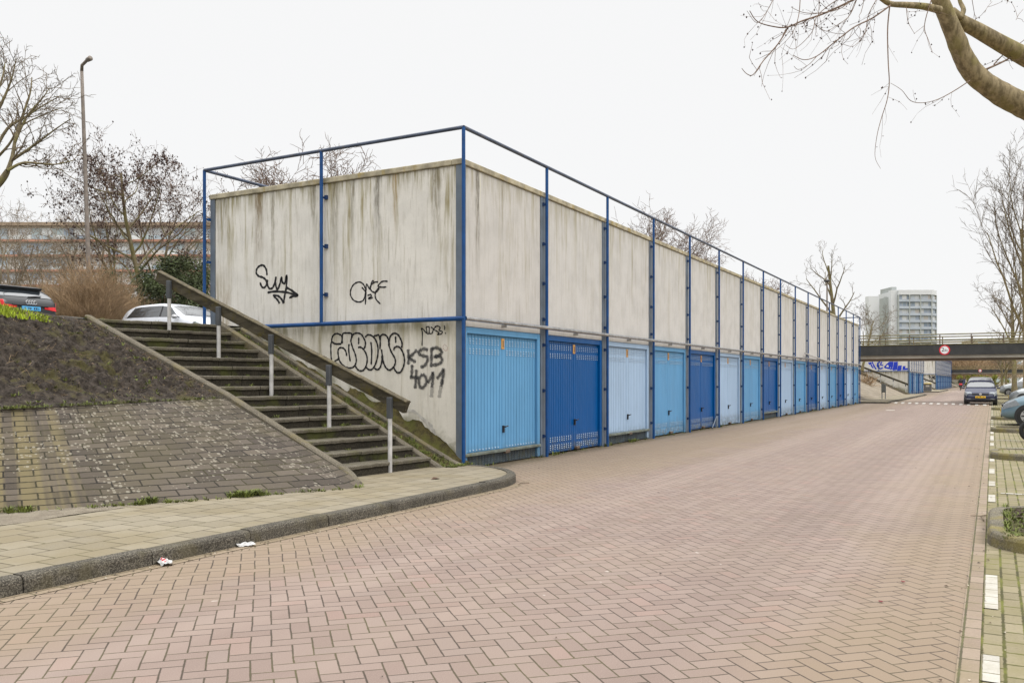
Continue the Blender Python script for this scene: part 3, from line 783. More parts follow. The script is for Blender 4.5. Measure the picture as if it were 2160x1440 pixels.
def garage(X0, nb, label, first=False, small=False):
    b = thing('garage_building', label, 'garage building', (X0,0,0), 0, 'concrete garage blocks along the street')
    L = nb*BAY
    for i in range(nb):
        ci = i % 3; raised = first and i in (0,2,7)
        d = link('garage_door', door_mesh(ci, raised), b, KINDS3[ci]+' ribbed garage door'); d.location = (i*BAY,0,0)
        f = link('door_frame', frames[ci], d)
        if not small:
            h = link('handle', handle_me, d); h.location = (BAY/2,0.0,0.62)
            q = link('number_plate', plate_me, d); q.location = (BAY/2,0.0,2.03)
            if raised:
                link('bottom_ledge', ledge_me, d, 'mossy ledge under the raised door'); link('kick_panel', kick_me, d)
            if first:
                k = link('floor_lock', lock_me, d); k.location = (BAY/2+0.05, 0, 0.20 if raised else 0.07)
        p = link('upper_panel', panel_me, b); p.location = (i*BAY,0,0)
        if first and i == 0:
            me = panel_me.copy(); me.materials[0] = m_wall_front_s; p.data = me; p['label'] = 'upper panel with a long dark stain from the coping'
        k = link('lintel', lint_me, b); k.location = (i*BAY,0,0)
    for i in range(1, nb+1):
        c = link('column', col_me, b); c.location = (i*BAY,0,0)
    for i in range(nb+1):
        c = link('tube_post', post_me if i else post_plain, b); c.location = (i*BAY,0,0)
    # corner column and side wall towards the stairs
    m = MB(); m.box(0.072,0.19,0.072,0.19,0,TOPZ,0,0.004); m.obj('corner_column', m_col, b)
    m = MB(); m.box(0.072,0.19,DEP-0.19,DEP-0.072,2.0,TOPZ,0,0.004); m.obj('corner_column', m_col, b)
    m = MB(); m.box(0.09,0.21,0.193,2.872,2.405,TOPZ,0,0.004); m.obj('side_panel', m_wall_side, b)
    m = MB(); m.box(0.09,0.21,2.882,DEP-0.193,2.405,TOPZ,0,0.004); m.obj('side_panel', m_wall_side, b)
    m = MB(); m.box(0.094,0.21,0.193,DEP-0.193,0.0,2.396,0,0.004); m.obj('lower_wall', m_wall_low, b)
    m = MB(); m.box(0.25,L-0.25,DEP-0.2,DEP-0.08,0.0,TOPZ); m.obj('rear_wall', m_wall_front, b)
    m = MB(); m.box(L-0.21,L-0.09,0.31,DEP-0.21,0.0,TOPZ); m.obj('far_wall', m_wall_front, b)
    m = MB(); m.box(0.25,L-0.25,0.3,DEP-0.25,TOPZ-0.12,TOPZ-0.01); m.box(0.25,L-0.25,0.3,DEP-0.25,2.30,2.40); m.obj('roof_slab', m_roof, b)
    m = MB()
    m.box(0.055,L-0.055,0.055,0.26,TOPZ+0.003,TOPZ+0.095,0,0.01); m.box(0.055,0.26,0.262,DEP-0.262,TOPZ+0.003,TOPZ+0.095,0,0.01)
    m.box(0.055,L-0.055,DEP-0.26,DEP-0.055,TOPZ+0.003,TOPZ+0.095,0,0.01); m.box(L-0.26,L-0.055,0.262,DEP-0.262,TOPZ+0.003,TOPZ+0.095,0,0.01)
    m.obj('roof_coping', m_coping, b)
    # tubes
    m = MB(); m.tube([(0,2.876,2.376),(0,2.876,5.34)],0.030,10)
    for z in (4.55,3.71,2.88):
        m.box(0.025,0.088,2.865,2.89,z-0.014,z+0.014,1); m.box(0.05,0.088,2.80,2.855,z-0.035,z+0.035,1)
    m.obj('tube_post', [m_blue, m_navy], b)
    m = MB(); m.tube([(0,DEP,2.38),(0,DEP,5.34)],0.031,10)
    for z in (4.42,3.62,2.85): m.box(0.02,0.10,DEP-0.09,DEP-0.03,z-0.02,z+0.02)
    m.obj('tube_post', m_blue, b)
    for xx in (L*0.25, L*0.5, L*0.75, L):
        m = MB(); m.tube([(xx,DEP,2.38),(xx,DEP,5.34)],0.031,8); m.obj('tube_post', m_blue, b)
    for pts in ([(0.0,0,5.34),(L,0,5.34)], [(0,0.0,5.34),(0,DEP,5.34)], [(0.0,DEP,5.34),(L,DEP,5.34)], [(L,0,5.34),(L,DEP,5.34)]):
        m = MB(); m.tube(pts,0.031,10); m.obj('top_rail', m_rail, b)
    m = MB(); m.tube([(0.03,-0.012,2.376),(L+0.1,-0.012,2.376)],0.036,10)
    for i in range(nb): m.box(i*BAY+BAY*0.47-0.012,i*BAY+BAY*0.47+0.012,-0.01,0.09,2.30,2.35)
    m.obj('steel_pipe', m_steel, b)
    m = MB(); m.tube([(0.0,-0.02,2.372),(0.0,4.55,2.372)],0.036,10); m.obj('side_pipe', m_blue, b)
    return b
g1 = garage(0.0, 16, 'long pale concrete garage block with sixteen blue doors, black tags on its stained end wall', True)
g2 = garage(83.4, 7, 'concrete garage block behind the bridge with blue painted graffiti on its end wall')
g3 = garage(131.0, 19, 'garage block with black scribbled tags beyond the grey waste container', small=True)
g4 = garage(246.0, 14, 'farthest small garage block behind the cyclist, past the second bridge', small=True)
# loose bars leaning on door fronts
m = MB(); m.tube([(4.72*BAY,-0.02,0.02),(4.97*BAY,0.05,0.34)],0.02,8)
tag(m.obj('leaning_bar', m_col), 'short grey metal bar leaning low against the fifth, deep blue garage door', 'metal bar')
m = MB(); m.tube([on_y(1698,745,-0.02), on_y(1752,764,-0.05)],0.03,8)
tag(m.obj('bent_pipe', m_steel2), 'loose grey pipe hanging askew over the steel pipe near the far garage doors', 'pipe')

# ------------------------------------------------------------------ graffiti: strokes traced onto the wall plane
def stroke(mb, pts, width, plane_x, off, conv, n=6, taper=True):
    P = [on_x(*conv(a,b), plane_x) for a, b in pts]
    P = [Vector((0, p.y, p.z)) for p in P]
    if len(P) > 2: P = spline(P, n)
    else: P = [P[0].lerp(P[1], i/6) for i in range(7)]
    L_ = []; Rr = []
    for i, p in enumerate(P):
        d = P[min(i+1,len(P)-1)]-P[max(i-1,0)]
        if d.length < 1e-7: d = Vector((0,1,0))
        d.normalize(); nn = Vector((0,-d.z,d.y))
        w = width*0.5*(0.85+0.15*math.sin(i*1.3))
        if taper and (i == 0 or i == len(P)-1): w *= 0.55
        L_.append(p+nn*w); Rr.append(p-nn*w)
    for i in range(len(P)-1):
        mb.quad(*(Vector((off, q.y, q.z)) for q in (L_[i], Rr[i], Rr[i+1], L_[i+1])))
def graffiti(strokes, width, conv, mat, parent, label, plane, lift=0.0, bl=True):
    mb = MB()
    px = parent.location.x
    for k, s in enumerate(strokes):
        stroke(mb, s, width, plane, plane-px-0.003-0.0004*k-lift, conv)
    return mb.obj('graffiti', mat, parent, False, False, label)
cz = lambda a, b: (400+a/3.6, 480+b/3.6)
PX1 = 0.09
graffiti([[(588,362),(583,320),(562,288),(535,290),(512,312),(507,345),(525,368),(555,378),(580,398),(585,430),(568,455),(548,448),(535,415)],
          [(592,395),(592,435),(608,463),(632,455),(650,410),(657,372)],
          [(657,372),(652,420),(668,470),(688,420),(698,378),(706,415),(724,420),(738,360),(735,450),(722,520),(714,575)],
          [(592,493),(650,485),(740,492),(822,518)], [(738,455),(780,480),(822,515),(788,520),(757,533)],
          [(714,575),(700,545),(672,518),(632,515)], [(684,575),(668,548),(640,520)]], 0.047, cz, m_ink, g1, 'black tag reading SUNY with an arrow underneath', PX1)
graffiti([[(1335,462),(1318,428),(1288,413),(1252,427),(1228,462),(1222,508),(1242,547),(1282,565),(1318,552),(1334,510),(1338,455)],
          [(1308,452),(1335,482),(1340,470),(1338,530),(1335,585)], [(1340,480),(1345,430),(1370,466),(1384,412),(1400,405)],
          [(1432,412),(1398,418),(1372,452),(1386,484),(1415,490),(1442,462)], [(1505,408),(1462,410),(1432,445),(1465,452),(1495,450)],
          [(1440,455),(1412,492),(1415,540),(1450,580)], [(1352,515),(1375,508),(1380,522),(1358,540),(1394,530)]], 0.031, cz, m_ink, g1, 'thin black tag of looping letters with a small 2', PX1)
PX2 = 0.094
c7 = lambda a, b: (680+a/6.75, 680+b/6.75)
graffiti([[(275,300),(280,200),(245,170),(200,158),(155,185),(135,240),(140,275),(190,305),(275,300)],
          [(270,305),(195,305),(150,285),(125,295),(122,400),(130,520),(150,575),(195,540),(245,515)],
          [(285,300),(285,210),(300,155),(350,150),(412,155),(418,200),(408,265),(430,350),(465,440),(485,530),(470,600),(430,640),(370,645),(310,620),(255,560),(230,480),(225,400),(250,360),(300,365),(335,410),(348,480)],
          [(380,305),(378,400),(398,555)],
          [(420,215),(440,170),(490,150),(550,165),(590,220),(615,290),(605,355),(590,365)],
          [(520,210),(518,310)], [(510,355),(545,350),(590,385),(630,460),(640,540),(620,630),(580,680),(530,685),(490,650),(465,600)],
          [(610,210),(650,175),(700,185),(750,230),(785,310),(795,400),(785,500),(755,600),(710,665),(665,670),(630,640)],
          [(692,275),(705,400),(698,600)],
          [(735,190),(770,185),(805,180),(825,260),(822,380)], [(825,250),(835,190),(870,170),(915,190),(945,250),(950,320),(985,420),(1035,510),(1040,580),(1010,640),(960,675),(915,650),(880,590),(860,500),(845,380)],
          [(850,470),(848,560),(825,640),(785,670),(745,650)],
          [(955,320),(955,250),(975,190),(1020,155),(1075,170),(1115,230),(1138,300),(1130,360)],
          [(1045,195),(1048,290)], [(1018,395),(1030,360),(1070,340),(1115,365),(1155,440),(1172,530),(1160,620),(1120,700),(1075,712),(1040,680),(1018,630)]],
         0.036, c7, m_ink, g1, 'black outlined bubble letters reading iJEONE', PX2)
graffiti([[(1420,335),(1425,150),(1410,85),(1440,100),(1490,155),(1478,65)], [(1478,65),(1520,65),(1518,155),(1490,155)], [(1545,65),(1580,95),(1560,155),(1520,155)],
          [(1625,55),(1590,95),(1640,130),(1665,150),(1640,170),(1690,165),(1710,130),(1660,110),(1680,75),(1645,50),(1600,60)],
          [(1735,45),(1745,75),(1738,105)], [(1748,150),(1756,153),(1750,158)]], 0.024, c7, m_ink, g1, 'small black tag reading NIKS! with a drip', PX2)
ksb = [[(1222,380),(1228,480),(1225,600)], [(1350,390),(1280,460),(1240,500),(1290,540),(1335,560)], [(1505,395),(1450,375),(1390,400),(1375,440),(1420,470),(1490,490),(1495,550),(1450,620),(1395,630)],
       [(1555,355),(1555,500),(1552,635)], [(1560,375),(1630,360),(1690,395),(1695,440),(1640,480),(1585,490)], [(1600,480),(1680,485),(1705,540),(1660,590),(1565,605)]]
k4 = [[(1280,600),(1275,700),(1270,780)], [(1245,780),(1320,782),(1370,785)], [(1340,665),(1335,800),(1322,940)],
      [(1430,735),(1385,790),(1380,870),(1410,930),(1460,900),(1485,830),(1465,765),(1430,735)], [(1500,860),(1545,790),(1580,715),(1575,820),(1560,920)], [(1630,800),(1680,740),(1730,670),(1715,800),(1695,910)]]
kd = [[(1565,910),(1560,980),(1555,1065)], [(1695,900),(1680,980),(1665,1070)], [(1710,800),(1700,880)]]
graffiti(ksb+k4, 0.050, c7, m_ink2, g1, 'blurred grey black spray letters KSB 4011', PX2)
graffiti(ksb+k4+kd, 0.080, c7, m_ink3, g1, 'faint overspray around the letters KSB 4011', PX2, -0.0024)
graffiti([[(1745,310),(1720,340),(1730,385),(1770,400),(1780,350),(1750,320)]], 0.012, c7, spray('faded_red', (0.5,0.2,0.13), (0.1,0.5)), g1, 'faint red scribble', PX2)
c3 = lambda a, b: (1800+a/8.308, 740+b/8.308)
PX3 = 83.4+0.09
mb = MB()
for pl in ([(605,200),(640,186),(706,186),(694,285),(668,306),(628,255)], [(712,190),(782,186),(770,332),(688,342)], [(782,258),(850,250),(842,340),(768,346)], [(868,265),(916,262),(906,300),(962,298),(992,330),(858,336)], [(420,255),(455,240),(445,300),(430,305)]):
    P = [on_x(*c3(a,b), PX3) for a, b in pl]; mb.poly([(0.09-0.004, p.y, p.z) for p in P])
mb.obj('graffiti', m_ibl, g2, False, False, 'solid blue painted letter shapes')
graffiti([[(300,195),(320,260),(350,300)], [(330,190),(360,260),(400,320)], [(470,190),(430,215),(425,270),(470,310),(520,290)], [(500,190),(480,240),(520,250)], [(545,290),(605,225),(630,290),(545,290)], [(590,300),(660,312),(700,310)], [(270,200),(290,240)]],
         0.16, c3, m_ibl, g2, 'blue outlined letter shapes', PX3)
PX4 = 131.0+0.094
graffiti([[(1345,435),(1325,450),(1360,460),(1330,475)], [(1375,440),(1390,470),(1365,475)], [(1400,440),(1405,470),(1425,445)], [(1430,435),(1415,460),(1445,490)], [(1335,500),(1370,495),(1400,505)], [(1345,525),(1385,520),(1375,540)], [(1380,465),(1420,490),(1440,480)]],
         0.14, c3, m_ink, g3, 'black scribbled tags', PX4)
mb = MB(); mb.box(0.086,0.0885,2.6,5.2,2.42,3.9)
# pale paint patch with a jagged edge low on the wall near the corner
P = [on_x(*(840+a/7.2, 840+b/7.2), PX2) for a, b in ((130,165),(240,172),(400,300),(525,400),(530,455),(560,470),(580,555),(550,560),(470,430),(350,320),(290,240),(210,205),(135,200))]
mb = MB(); mb.poly([(PX2-0.004, p.y, p.z) for p in P]); mb.obj('paint_patch', m_white, g1, False, False, 'jagged white paint patch low on the end wall')

# ------------------------------------------------------------------ stairs
def stairs(X0, label, base_only=False):
    st = thing('staircase', label, 'staircase', (X0,0,0), 0, 'concrete stairs up to the parking level')
    N = 15
    for k in range(N):
        t = k/(N-1)
        yl = 0.34 + (5.22-0.34)*t; yr = 0.20 + (4.68-0.20)*t; z = 0.107 + 0.1515*(k+1)
        xl, xr = -2.60, -0.64; dl = (5.22-0.34)/(N-1)+0.10; dr = (4.68-0.20)/(N-1)+0.10
        mb = MB()
        nseg = 14; rr = random.Random(k)
        cuts = [0, 0.5+rr.uniform(-0.1,0.1), 1]
        for c0, c1 in zip(cuts, cuts[1:]):
            f0, f1 = c0+(0.002 if c0 else 0), c1-(0.002 if c1 < 1 else 0)
            dzz = rr.uniform(-0.005,0.005); ddy = rr.uniform(-0.006,0.006)
            def P(f, back, zz, out=0.0):
                return (xl+(xr-xl)*f, yl+(yr-yl)*f + (dl+(dr-dl)*f)*back - out + ddy, zz+dzz)
            prof = [(0,z-0.18,0.0),(0,z-0.055,0.0),(0,z-0.048,0.022),(0,z-0.012,0.028),(0,z,0.016),(1,z,0.0),(1,z-0.18,0)]
            kk = len(prof); n = len(mb.v)
            M_ = 22
            for i in range(M_+1):
                f = f0+(f1-f0)*i/M_
                for (bk, zz, ou) in prof:
                    j = mnoise.noise(Vector((f*9+X0, k*3.1, bk)))*0.008+mnoise.noise(Vector((f*31+X0, k*5.1, bk)))*0.007
                    mb.v.append(P(f, bk, zz+(j if zz > z-0.06 else 0), ou+j))
            for i in range(M_):
                for j in range(kk):
                    j2 = (j+1)%kk
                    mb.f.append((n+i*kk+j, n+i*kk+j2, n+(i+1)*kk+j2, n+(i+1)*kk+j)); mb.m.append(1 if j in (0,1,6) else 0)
            for i in (0, M_):
                mb.f.append(tuple(n+i*kk+j for j in range(kk))); mb.m.append(1)
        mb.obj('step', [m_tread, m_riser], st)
    # left border stone
    def border(path, wd, hgt, mat, nm, lab=None):
        mb = MB(); P = [Vector(p) for p in path]
        fine = resample(P, 40); n = len(mb.v)
        for i, p in enumerate(fine):
            j = mnoise.noise(p*4)*0.008
            for a, b in ((-wd/2,-0.35),(-wd/2,hgt-0.02),(-wd/2+0.02,hgt+j),(wd/2-0.02,hgt+j),(wd/2,hgt-0.02),(wd/2,-0.35)):
                mb.v.append((p.x+a, p.y, p.z+b))
        for i in range(len(fine)-1):
            for j in range(5):
                mb.f.append((n+i*6+j, n+i*6+j+1, n+(i+1)*6+j+1, n+(i+1)*6+j)); mb.m.append(0)
        mb.f.append(tuple(range(n,n+6))); mb.f.append(tuple(n+(len(fine)-1)*6+5-j for j in range(6))); mb.m += [0,0]
        return mb.obj(nm, mat, st, False, True, lab)
    border([(-2.86,-0.26,0.10),(-2.68,0.05,0.22),(-2.64,2.28,1.20),(-2.64,5.37,2.41)], 0.13, 0.03, m_cheek, 'border_stone')
    border([(-2.64,5.38,2.41),(-3.6,5.40,2.40)], 0.14, 0.03, m_cheek, 'border_stone') if False else None
    border([(-0.58,-0.02,0.06),(-0.58,0.25,0.20),(-0.58,4.72,2.43)], 0.12, 0.03, m_cheek, 'border_stone')
    border([(-0.13,-0.12,0.05),(-0.13,0.12,0.13),(-0.13,4.6,2.30)], 0.10, 0.05, m_cheek, 'border_stone')
    rows = []
    for i in range(60):
        yy = -0.05 + 4.75*i/59; row = []
        for j in range(12):
            xx = -0.54 + 0.63*j/11
            zz = 0.09 + max(0, yy-0.02)*0.478 - 0.03 + 0.10*max(0, (j-7)/4)*(1 if yy < 1.3 else 0.4)
            p = Vector((xx,yy,zz)); row.append(p + Vector((0,0,mnoise.fractal(p*5,1,2,3)*0.05)))
        rows.append(row)
    if not base_only and X0 == 0.0:
        mm = MB(); r2 = []
        for i in range(40):
            yy = 0.02+2.3*i/39; hgt = 0.30*(0.35+0.65*math.sin(min(1,yy/2.2)*3.0))*(0.8+0.5*mnoise.noise(Vector((yy*3,1,2))))
            zb = 0.06+max(0,yy)*0.478
            r2.append([Vector((0.088-0.16*(1-q)**1.5+0.0*q+0.02*mnoise.noise(Vector((yy*9,q*4,0))), yy, zb+(hgt+0.04*mnoise.noise(Vector((yy*12,q*5,3))))*q)) for q in (0,0.25,0.5,0.75,0.9,1.0)])
        mm.grid(r2); mm.obj('moss_bank', m_moss, st, True, True, 'mossy bank heaped against the foot of the wall')
    mb = MB(); mb.grid(rows); mb.obj('planted_strip', m_moss, st, True, True, 'mossy earth strip between the steps and the wall')
    return st
stairs(0.0, 'wide dark mossy concrete stairs up beside the graffiti covered garage wall')
stairs(83.4, 'distant stairs beside the garage wall with blue graffiti, seen under the bridge')
stairs(131.0, 'small far stairs rising beside the garage wall with black scribbles')
def handrail(X0, label, detail=True):
    h = thing('handrail', label, 'handrail', (X0-1.47,0,0), 0, 'beam handrails on the stairs')
    a = Vector((0,0.02,1.03)); b = Vector((0,5.16,3.172)); n = 24; d = (b-a).normalized(); t = Vector((0,-d.z,d.y))
    mb = MB(); k = 30
    for i in range(k+1):
        p = a.lerp(b, i/k); e = mnoise.noise(Vector((i*0.7,X0,0)))*0.006
        for s, u in ((-0.045,-0.090),(0.045,-0.090),(0.045,0.066),(-0.045,0.066)):
            mb.v.append(tuple(p + Vector((s+e,0,0)) + t*(u+e)))
    for i in range(k):
        for j in range(4):
            j2 = (j+1)%4; mb.f.append((i*4+j, i*4+j2, i*4+4+j2, i*4+4+j)); mb.m.append(0)
    mb.f += [(0,1,2,3),(k*4+3,k*4+2,k*4+1,k*4)]; mb.m += [0,0]
    mb.obj('beam', m_wood, h)
    mb = MB(); q = 40
    pts = [a.lerp(b, i/q) for i in range(q+1)]
    for i, p in enumerate(pts):
        e = mnoise.noise(Vector((i*0.9,X0+3,1)))*0.008
        for s, u in ((-0.060,0.068),(0.060,0.068),(0.062,0.082+e),(0.03,0.097+e),(-0.03,0.097+e),(-0.062,0.082+e)):
            mb.v.append(tuple(p + Vector((s,0,0)) + t*u))
    for i in range(q):
        for j in range(6):
            j2 = (j+1)%6; mb.f.append((i*6+j, i*6+j2, i*6+6+j2, i*6+6+j)); mb.m.append(0)
    mb.f += [tuple(range(6)), tuple(q*6+5-j for j in range(6))]; mb.m += [0,0]
    mb.obj('beam_cap', m_beamtop, h)
    for yy, zz in ((0.257,0.10),(1.37,0.56),(2.52,1.17),(3.66,1.62),(4.82,2.22)):
        top = 1.03 + (yy-0.02)*(3.172-1.03)/5.14
        p = MB(); p.tube([(-0.07,yy,zz),(-0.07,yy,top-0.20)],0.031,12); po = p.obj('post', m_steel2, h)
        p = MB(); p.box(-0.105,-0.048,yy-0.04,yy+0.04,top-0.26,top+0.04,0,0.006); p.obj('bracket', m_fascia2, po)
    return h
handrail(0.0, 'weathered brown beam handrail on five pale steel posts over the near stairs')
handrail(83.4, 'dark slanting beam handrail in front of the blue graffiti')
handrail(131.0, 'small dark handrail before the black scribbled wall')

# ------------------------------------------------------------------ plants: tufts, grass
def tuft(mb, p, n, h, spread, rr, wide=0.008):
    for _ in range(n):
        a = rr.uniform(0, 2*math.pi); l = h*rr.uniform(0.5,1.1); lean = spread*rr.uniform(0.3,1.0)
        d = Vector((math.cos(a), math.sin(a), 0)); s = Vector((-d.y,d.x,0))*wide*rr.uniform(0.6,1.3)
        b = Vector(p) + d*rr.uniform(0,0.04)
        m1 = b + d*lean*0.4 + Vector((0,0,l*0.65)); tip = b + d*lean + Vector((0,0,l))
        mb.quad(b-s, b+s, m1+s*0.8, m1-s*0.8); mb.poly([m1-s*0.8, m1+s*0.8, tip])
rr = random.Random(11)
gm = MB(); im_ = MB()
for i in range(240):
    tuft(im_, (rr.uniform(-3.2,-1.2), -7.3-rr.random()**2*1.6, 0.10), 6, rr.uniform(0.02,0.05), 0.05, rr, 0.006)
o = im_.obj('weeds', m_weed, None, False, False); o['kind'] = 'stuff'; o['label'] = 'small green weeds on the soil of the nearest kerb island'; o['category'] = 'weeds'
for i in range(9500):
    x = rr.uniform(-11.0,-3.2); 
    f = np.interp(-x, [3.0,4.0,4.9,9,16], [5.3,4.9,4.75,4.7,4.7]); zc = np.interp(-x, [3.0,4.0,4.9,9,16],[2.36,2.39,2.42,2.45,2.45])
    y = f + rr.uniform(-0.32,0.9) * (1 if x < -3.7 else 0.5); hh = rr.uniform(0.07,0.15) * min(1.0, max(0.25, (-x-3.1)/1.4))
    tuft(gm, (x, y, zc - (max(0, f-y))*0.40 - 0.02), 3, hh, 0.05, rr, 0.006)
o = gm.obj('grass_verge', m_grass, None, False, False); o['kind'] = 'stuff'; o['label'] = 'bright green grass along the top of the soil slope'; o['category'] = 'grass'
wm = MB()
def lowat(x): return np.interp(-x, [2.8,3.22,4.92,6.45,9], [-0.30,-0.46,0.39,1.27,1.6])
for i in range(150):
    x = rr.uniform(-7.0,-3.0); tuft(wm, (x, lowat(x)-0.02+rr.uniform(-0.05,0.03), 0.10), rr.choice((3,4,12)), rr.uniform(0.02,0.06), 0.05, rr, 0.006)
for cx_ in (-4.25,-4.35,-4.45,-5.3,-6.3,-6.6): 
    for _ in range(9): tuft(wm, (cx_+rr.uniform(-0.1,0.1), lowat(cx_)+rr.uniform(-0.06,0.08), 0.11), 14, 0.07, 0.07, rr, 0.008)
for k in range(15):       # on the steps
    t = k/14; z = 0.107+0.1515*(k+1)
    for _ in range(6):
        f = rr.choice((rr.uniform(0.75,1.0), rr.uniform(0,1))); y = 0.34+(5.22-0.34)*t + (((0.20+(4.68-0.20)*t) - (0.34+(5.22-0.34)*t))*f)
        tuft(wm, (-2.6+1.96*f, y+0.26, z), rr.choice((4,8,14)), rr.uniform(0.02,0.06), 0.06, rr, 0.0045)
for i in range(260):      # planted strip
    y = rr.uniform(-0.05,4.6); tuft(wm, (rr.uniform(-0.5,-0.02), y, 0.07+max(0,y)*0.478), 10, rr.uniform(0.02,0.08), 0.06, rr, 0.0045)
for i in range(70):
    tuft(wm, (rr.uniform(-0.55,0.02), rr.uniform(-0.16,0.0), 0.10), 10, rr.uniform(0.02,0.06), 0.06, rr, 0.004)
for i in range(140):      # foot of the doors
    x = rr.uniform(0.1,46); tuft(wm, (x, rr.uniform(0.0,0.09), 0.0), rr.choice((3,3,8)), rr.uniform(0.02,0.06), 0.05, rr, 0.006)
for cx_ in (3.3,5.9,7.3,7.4,14.6,20.3): 
    for _ in range(5): tuft(wm, (cx_+rr.uniform(-0.15,0.15), 0.03, 0.0), 10, 0.08, 0.08, rr, 0.007)
for i in range(220):      # on the soil slope
    k = rr.random(); x = -2.9-5.0*rr.random(); y = 2.3+(5.0-2.3)*k**1.7; z = 1.13+(2.4-1.13)*(y-2.3)/2.7
    tuft(wm, (x,y,z), rr.choice((4,8)), rr.uniform(0.02,0.06), 0.06, rr, 0.007)
for i in range(260):
    x = -2.8-4.8*rr.random(); tuft(wm, (x,2.28+rr.uniform(-0.06,0.08),1.09+0.02*(x+6)), 7, rr.uniform(0.015,0.045), 0.06, rr, 0.004)
o = wm.obj('weeds', m_weed, None, False, False); o['kind'] = 'stuff'; o['label'] = 'small green weeds in the joints of the steps and slope'; o['category'] = 'weeds'
dm = MB()
_lo = [Vector(p)+Vector((0,-0.03,-0.01)) for p in UPP]
def soil_pt():
    kf = 0.02+4.2*rr.random()**1.3; i = min(int(kf), 4); q = kf-i; v = rr.uniform(0.02,0.97)
    p = _lo[i].lerp(_lo[i+1], q).lerp(Vector(CRE[i]).lerp(Vector(CRE[i+1]), q), v)
    e = min(1.0, 6*min(v, 1-v, kf/5*2)); d = mnoise.fractal(p*6.0, 1.0, 2.0, 4)*0.10*e
    return p + Vector((0,-0.4*d,d))
for i in range(1500):
    p = soil_pt() + Vector((0,0,0.004)); d = Vector((rr.uniform(-1,1),rr.uniform(-1,1),rr.uniform(-0.1,0.6))).normalized()*rr.choice((rr.uniform(0.015,0.05),rr.uniform(0.03,0.11)))
    dm.tube([p,p+d*0.5+Vector((0,0,0.008)),p+d],0.0022,3,0 if rr.random() < 0.35 else 1)
for i in range(7000):
    p = soil_pt(); sz = abs(rr.gauss(0,0.008))+0.004; n0 = len(dm.v); dm.v += [tuple(p+Vector((rr.uniform(-1,1),rr.uniform(-1,1),rr.uniform(-0.6,1)))*sz) for _ in range(4)]
    dm.f += [(n0,n0+1,n0+2),(n0,n0+2,n0+3),(n0,n0+3,n0+1),(n0+1,n0+3,n0+2)]; dm.m += [rr.choice((1,2,2,3))]*4
m_dry2 = plain('dark_stalks', (0.12,0.085,0.055), 0.9, 0.4, 8.0); m_clod = plain('soil_clods', (0.055,0.044,0.037), 0.95, 0.5, 30.0); m_clod2 = plain('pale_clods', (0.15,0.122,0.10), 0.95, 0.5, 30.0)
o = dm.obj('dry_litter', [m_dry, m_dry2, m_clod, m_clod2], None, False, False); o['kind'] = 'stuff'; o['label'] = 'dry stalks, twigs and soil clods lying on the soil slope'; o['category'] = 'twigs'

# ------------------------------------------------------------------ litter
def crumple(c, sx, sy, sz, seed, mats, name, label, cat, stripes=False):
    mb = MB(); rows = []
    for i in range(13):
        row = []
        for j in range(13):
            u = (i/12-0.5)*2; v = (j/12-0.5)*2
            q = Vector((u*2.1+seed, v*2.1, seed*1.7)); nz = mnoise.fractal(q, 1, 2, 3)
            rad = max(0.0, 1-(u*u+v*v)*0.55)
            row.append(Vector((u*sx*(1+0.25*nz), v*sy*(1+0.25*mnoise.noise(q+Vector((5,5,5)))), sz*(rad*0.9+0.45*nz)+0.004 if rad > 0 else 0.004)))
        rows.append(row)
    for r_ in rows:
        for p in r_: p.z = max(p.z, 0.004)
    mb.grid(rows)
    if stripes:
        for k in range(len(mb.m)):
            if (k//12) in (2,4,6) and 3 < k % 12 < 9: mb.m[k] = 1
    o = mb.obj(name, mats, None, False); o.location = c; o.rotation_euler = (0,0,seed)
    return tag(o, label, cat)
p = on_z(346,1190,0.0); crumple((p.x,p.y,0.004),0.085,0.045,0.04,1.2,[m_paper,m_red],'crushed_cup','crushed white cup with red stripes beside the kerb','litter',True)
p = on_z(519,1152,0.0); crumple((p.x,p.y,0.004),0.068,0.036,0.03,2.6,[m_paper],'paper_scrap','crumpled plain white paper scrap against the kerb','litter')
def leaf_bits():
    for (px,py,lab,mt) in ((1905,1228,'small dark red leaf on the bricks near the road edge',m_red),(1858,1270,'small red leaf bit on the bricks, lower of two',m_red)):
        p = on_z(px,py,0.0); mb = MB()
        mb.poly([(-0.018,-0.009,0.004),(0.0,-0.015,0.008),(0.021,0.0,0.004),(0.003,0.014,0.009),(-0.015,0.011,0.005)]); o = mb.obj('fallen_leaf', m_seed if False else plain('leaf_red',(0.17,0.03,0.03),0.8), None); o.location = (p.x,p.y,0.004); tag(o, lab, 'leaf')
leaf_bits()
db = MB(); rr = random.Random(5)
for i in range(420):
    if i < 170: x, y = rr.uniform(-9,20), -7.09+rr.gauss(0,0.12)
    elif i < 300: x, y = rr.uniform(-9,-1.5), -1.66-abs(rr.gauss(0,0.08))
    else: x, y = rr.uniform(-9.5,25), rr.uniform(-7,-0.3)
    sz = rr.uniform(0.004,0.017); a = rr.uniform(0,6.28); c_, s_ = math.cos(a)*sz, math.sin(a)*sz; zz = 0.006+rr.uniform(0,0.006); mi = rr.randrange(3)
    db.quad((x-c_,y-s_,zz),(x+s_*0.6,y-c_*0.6,zz+sz*0.4),(x+c_,y+s_,zz),(x-s_*0.6,y+c_*0.6,zz+sz*0.3),mi)
o = db.obj('litter_specks', [plain('specks_brown',(0.10,0.065,0.04),0.9), plain('specks_pale',(0.45,0.40,0.32),0.9), plain('specks_dark',(0.05,0.04,0.03),0.9)], None, False, False); o['kind'] = 'stuff'; o['label'] = 'tiny leaf bits and grit scattered along the road edges'; o['category'] = 'debris'
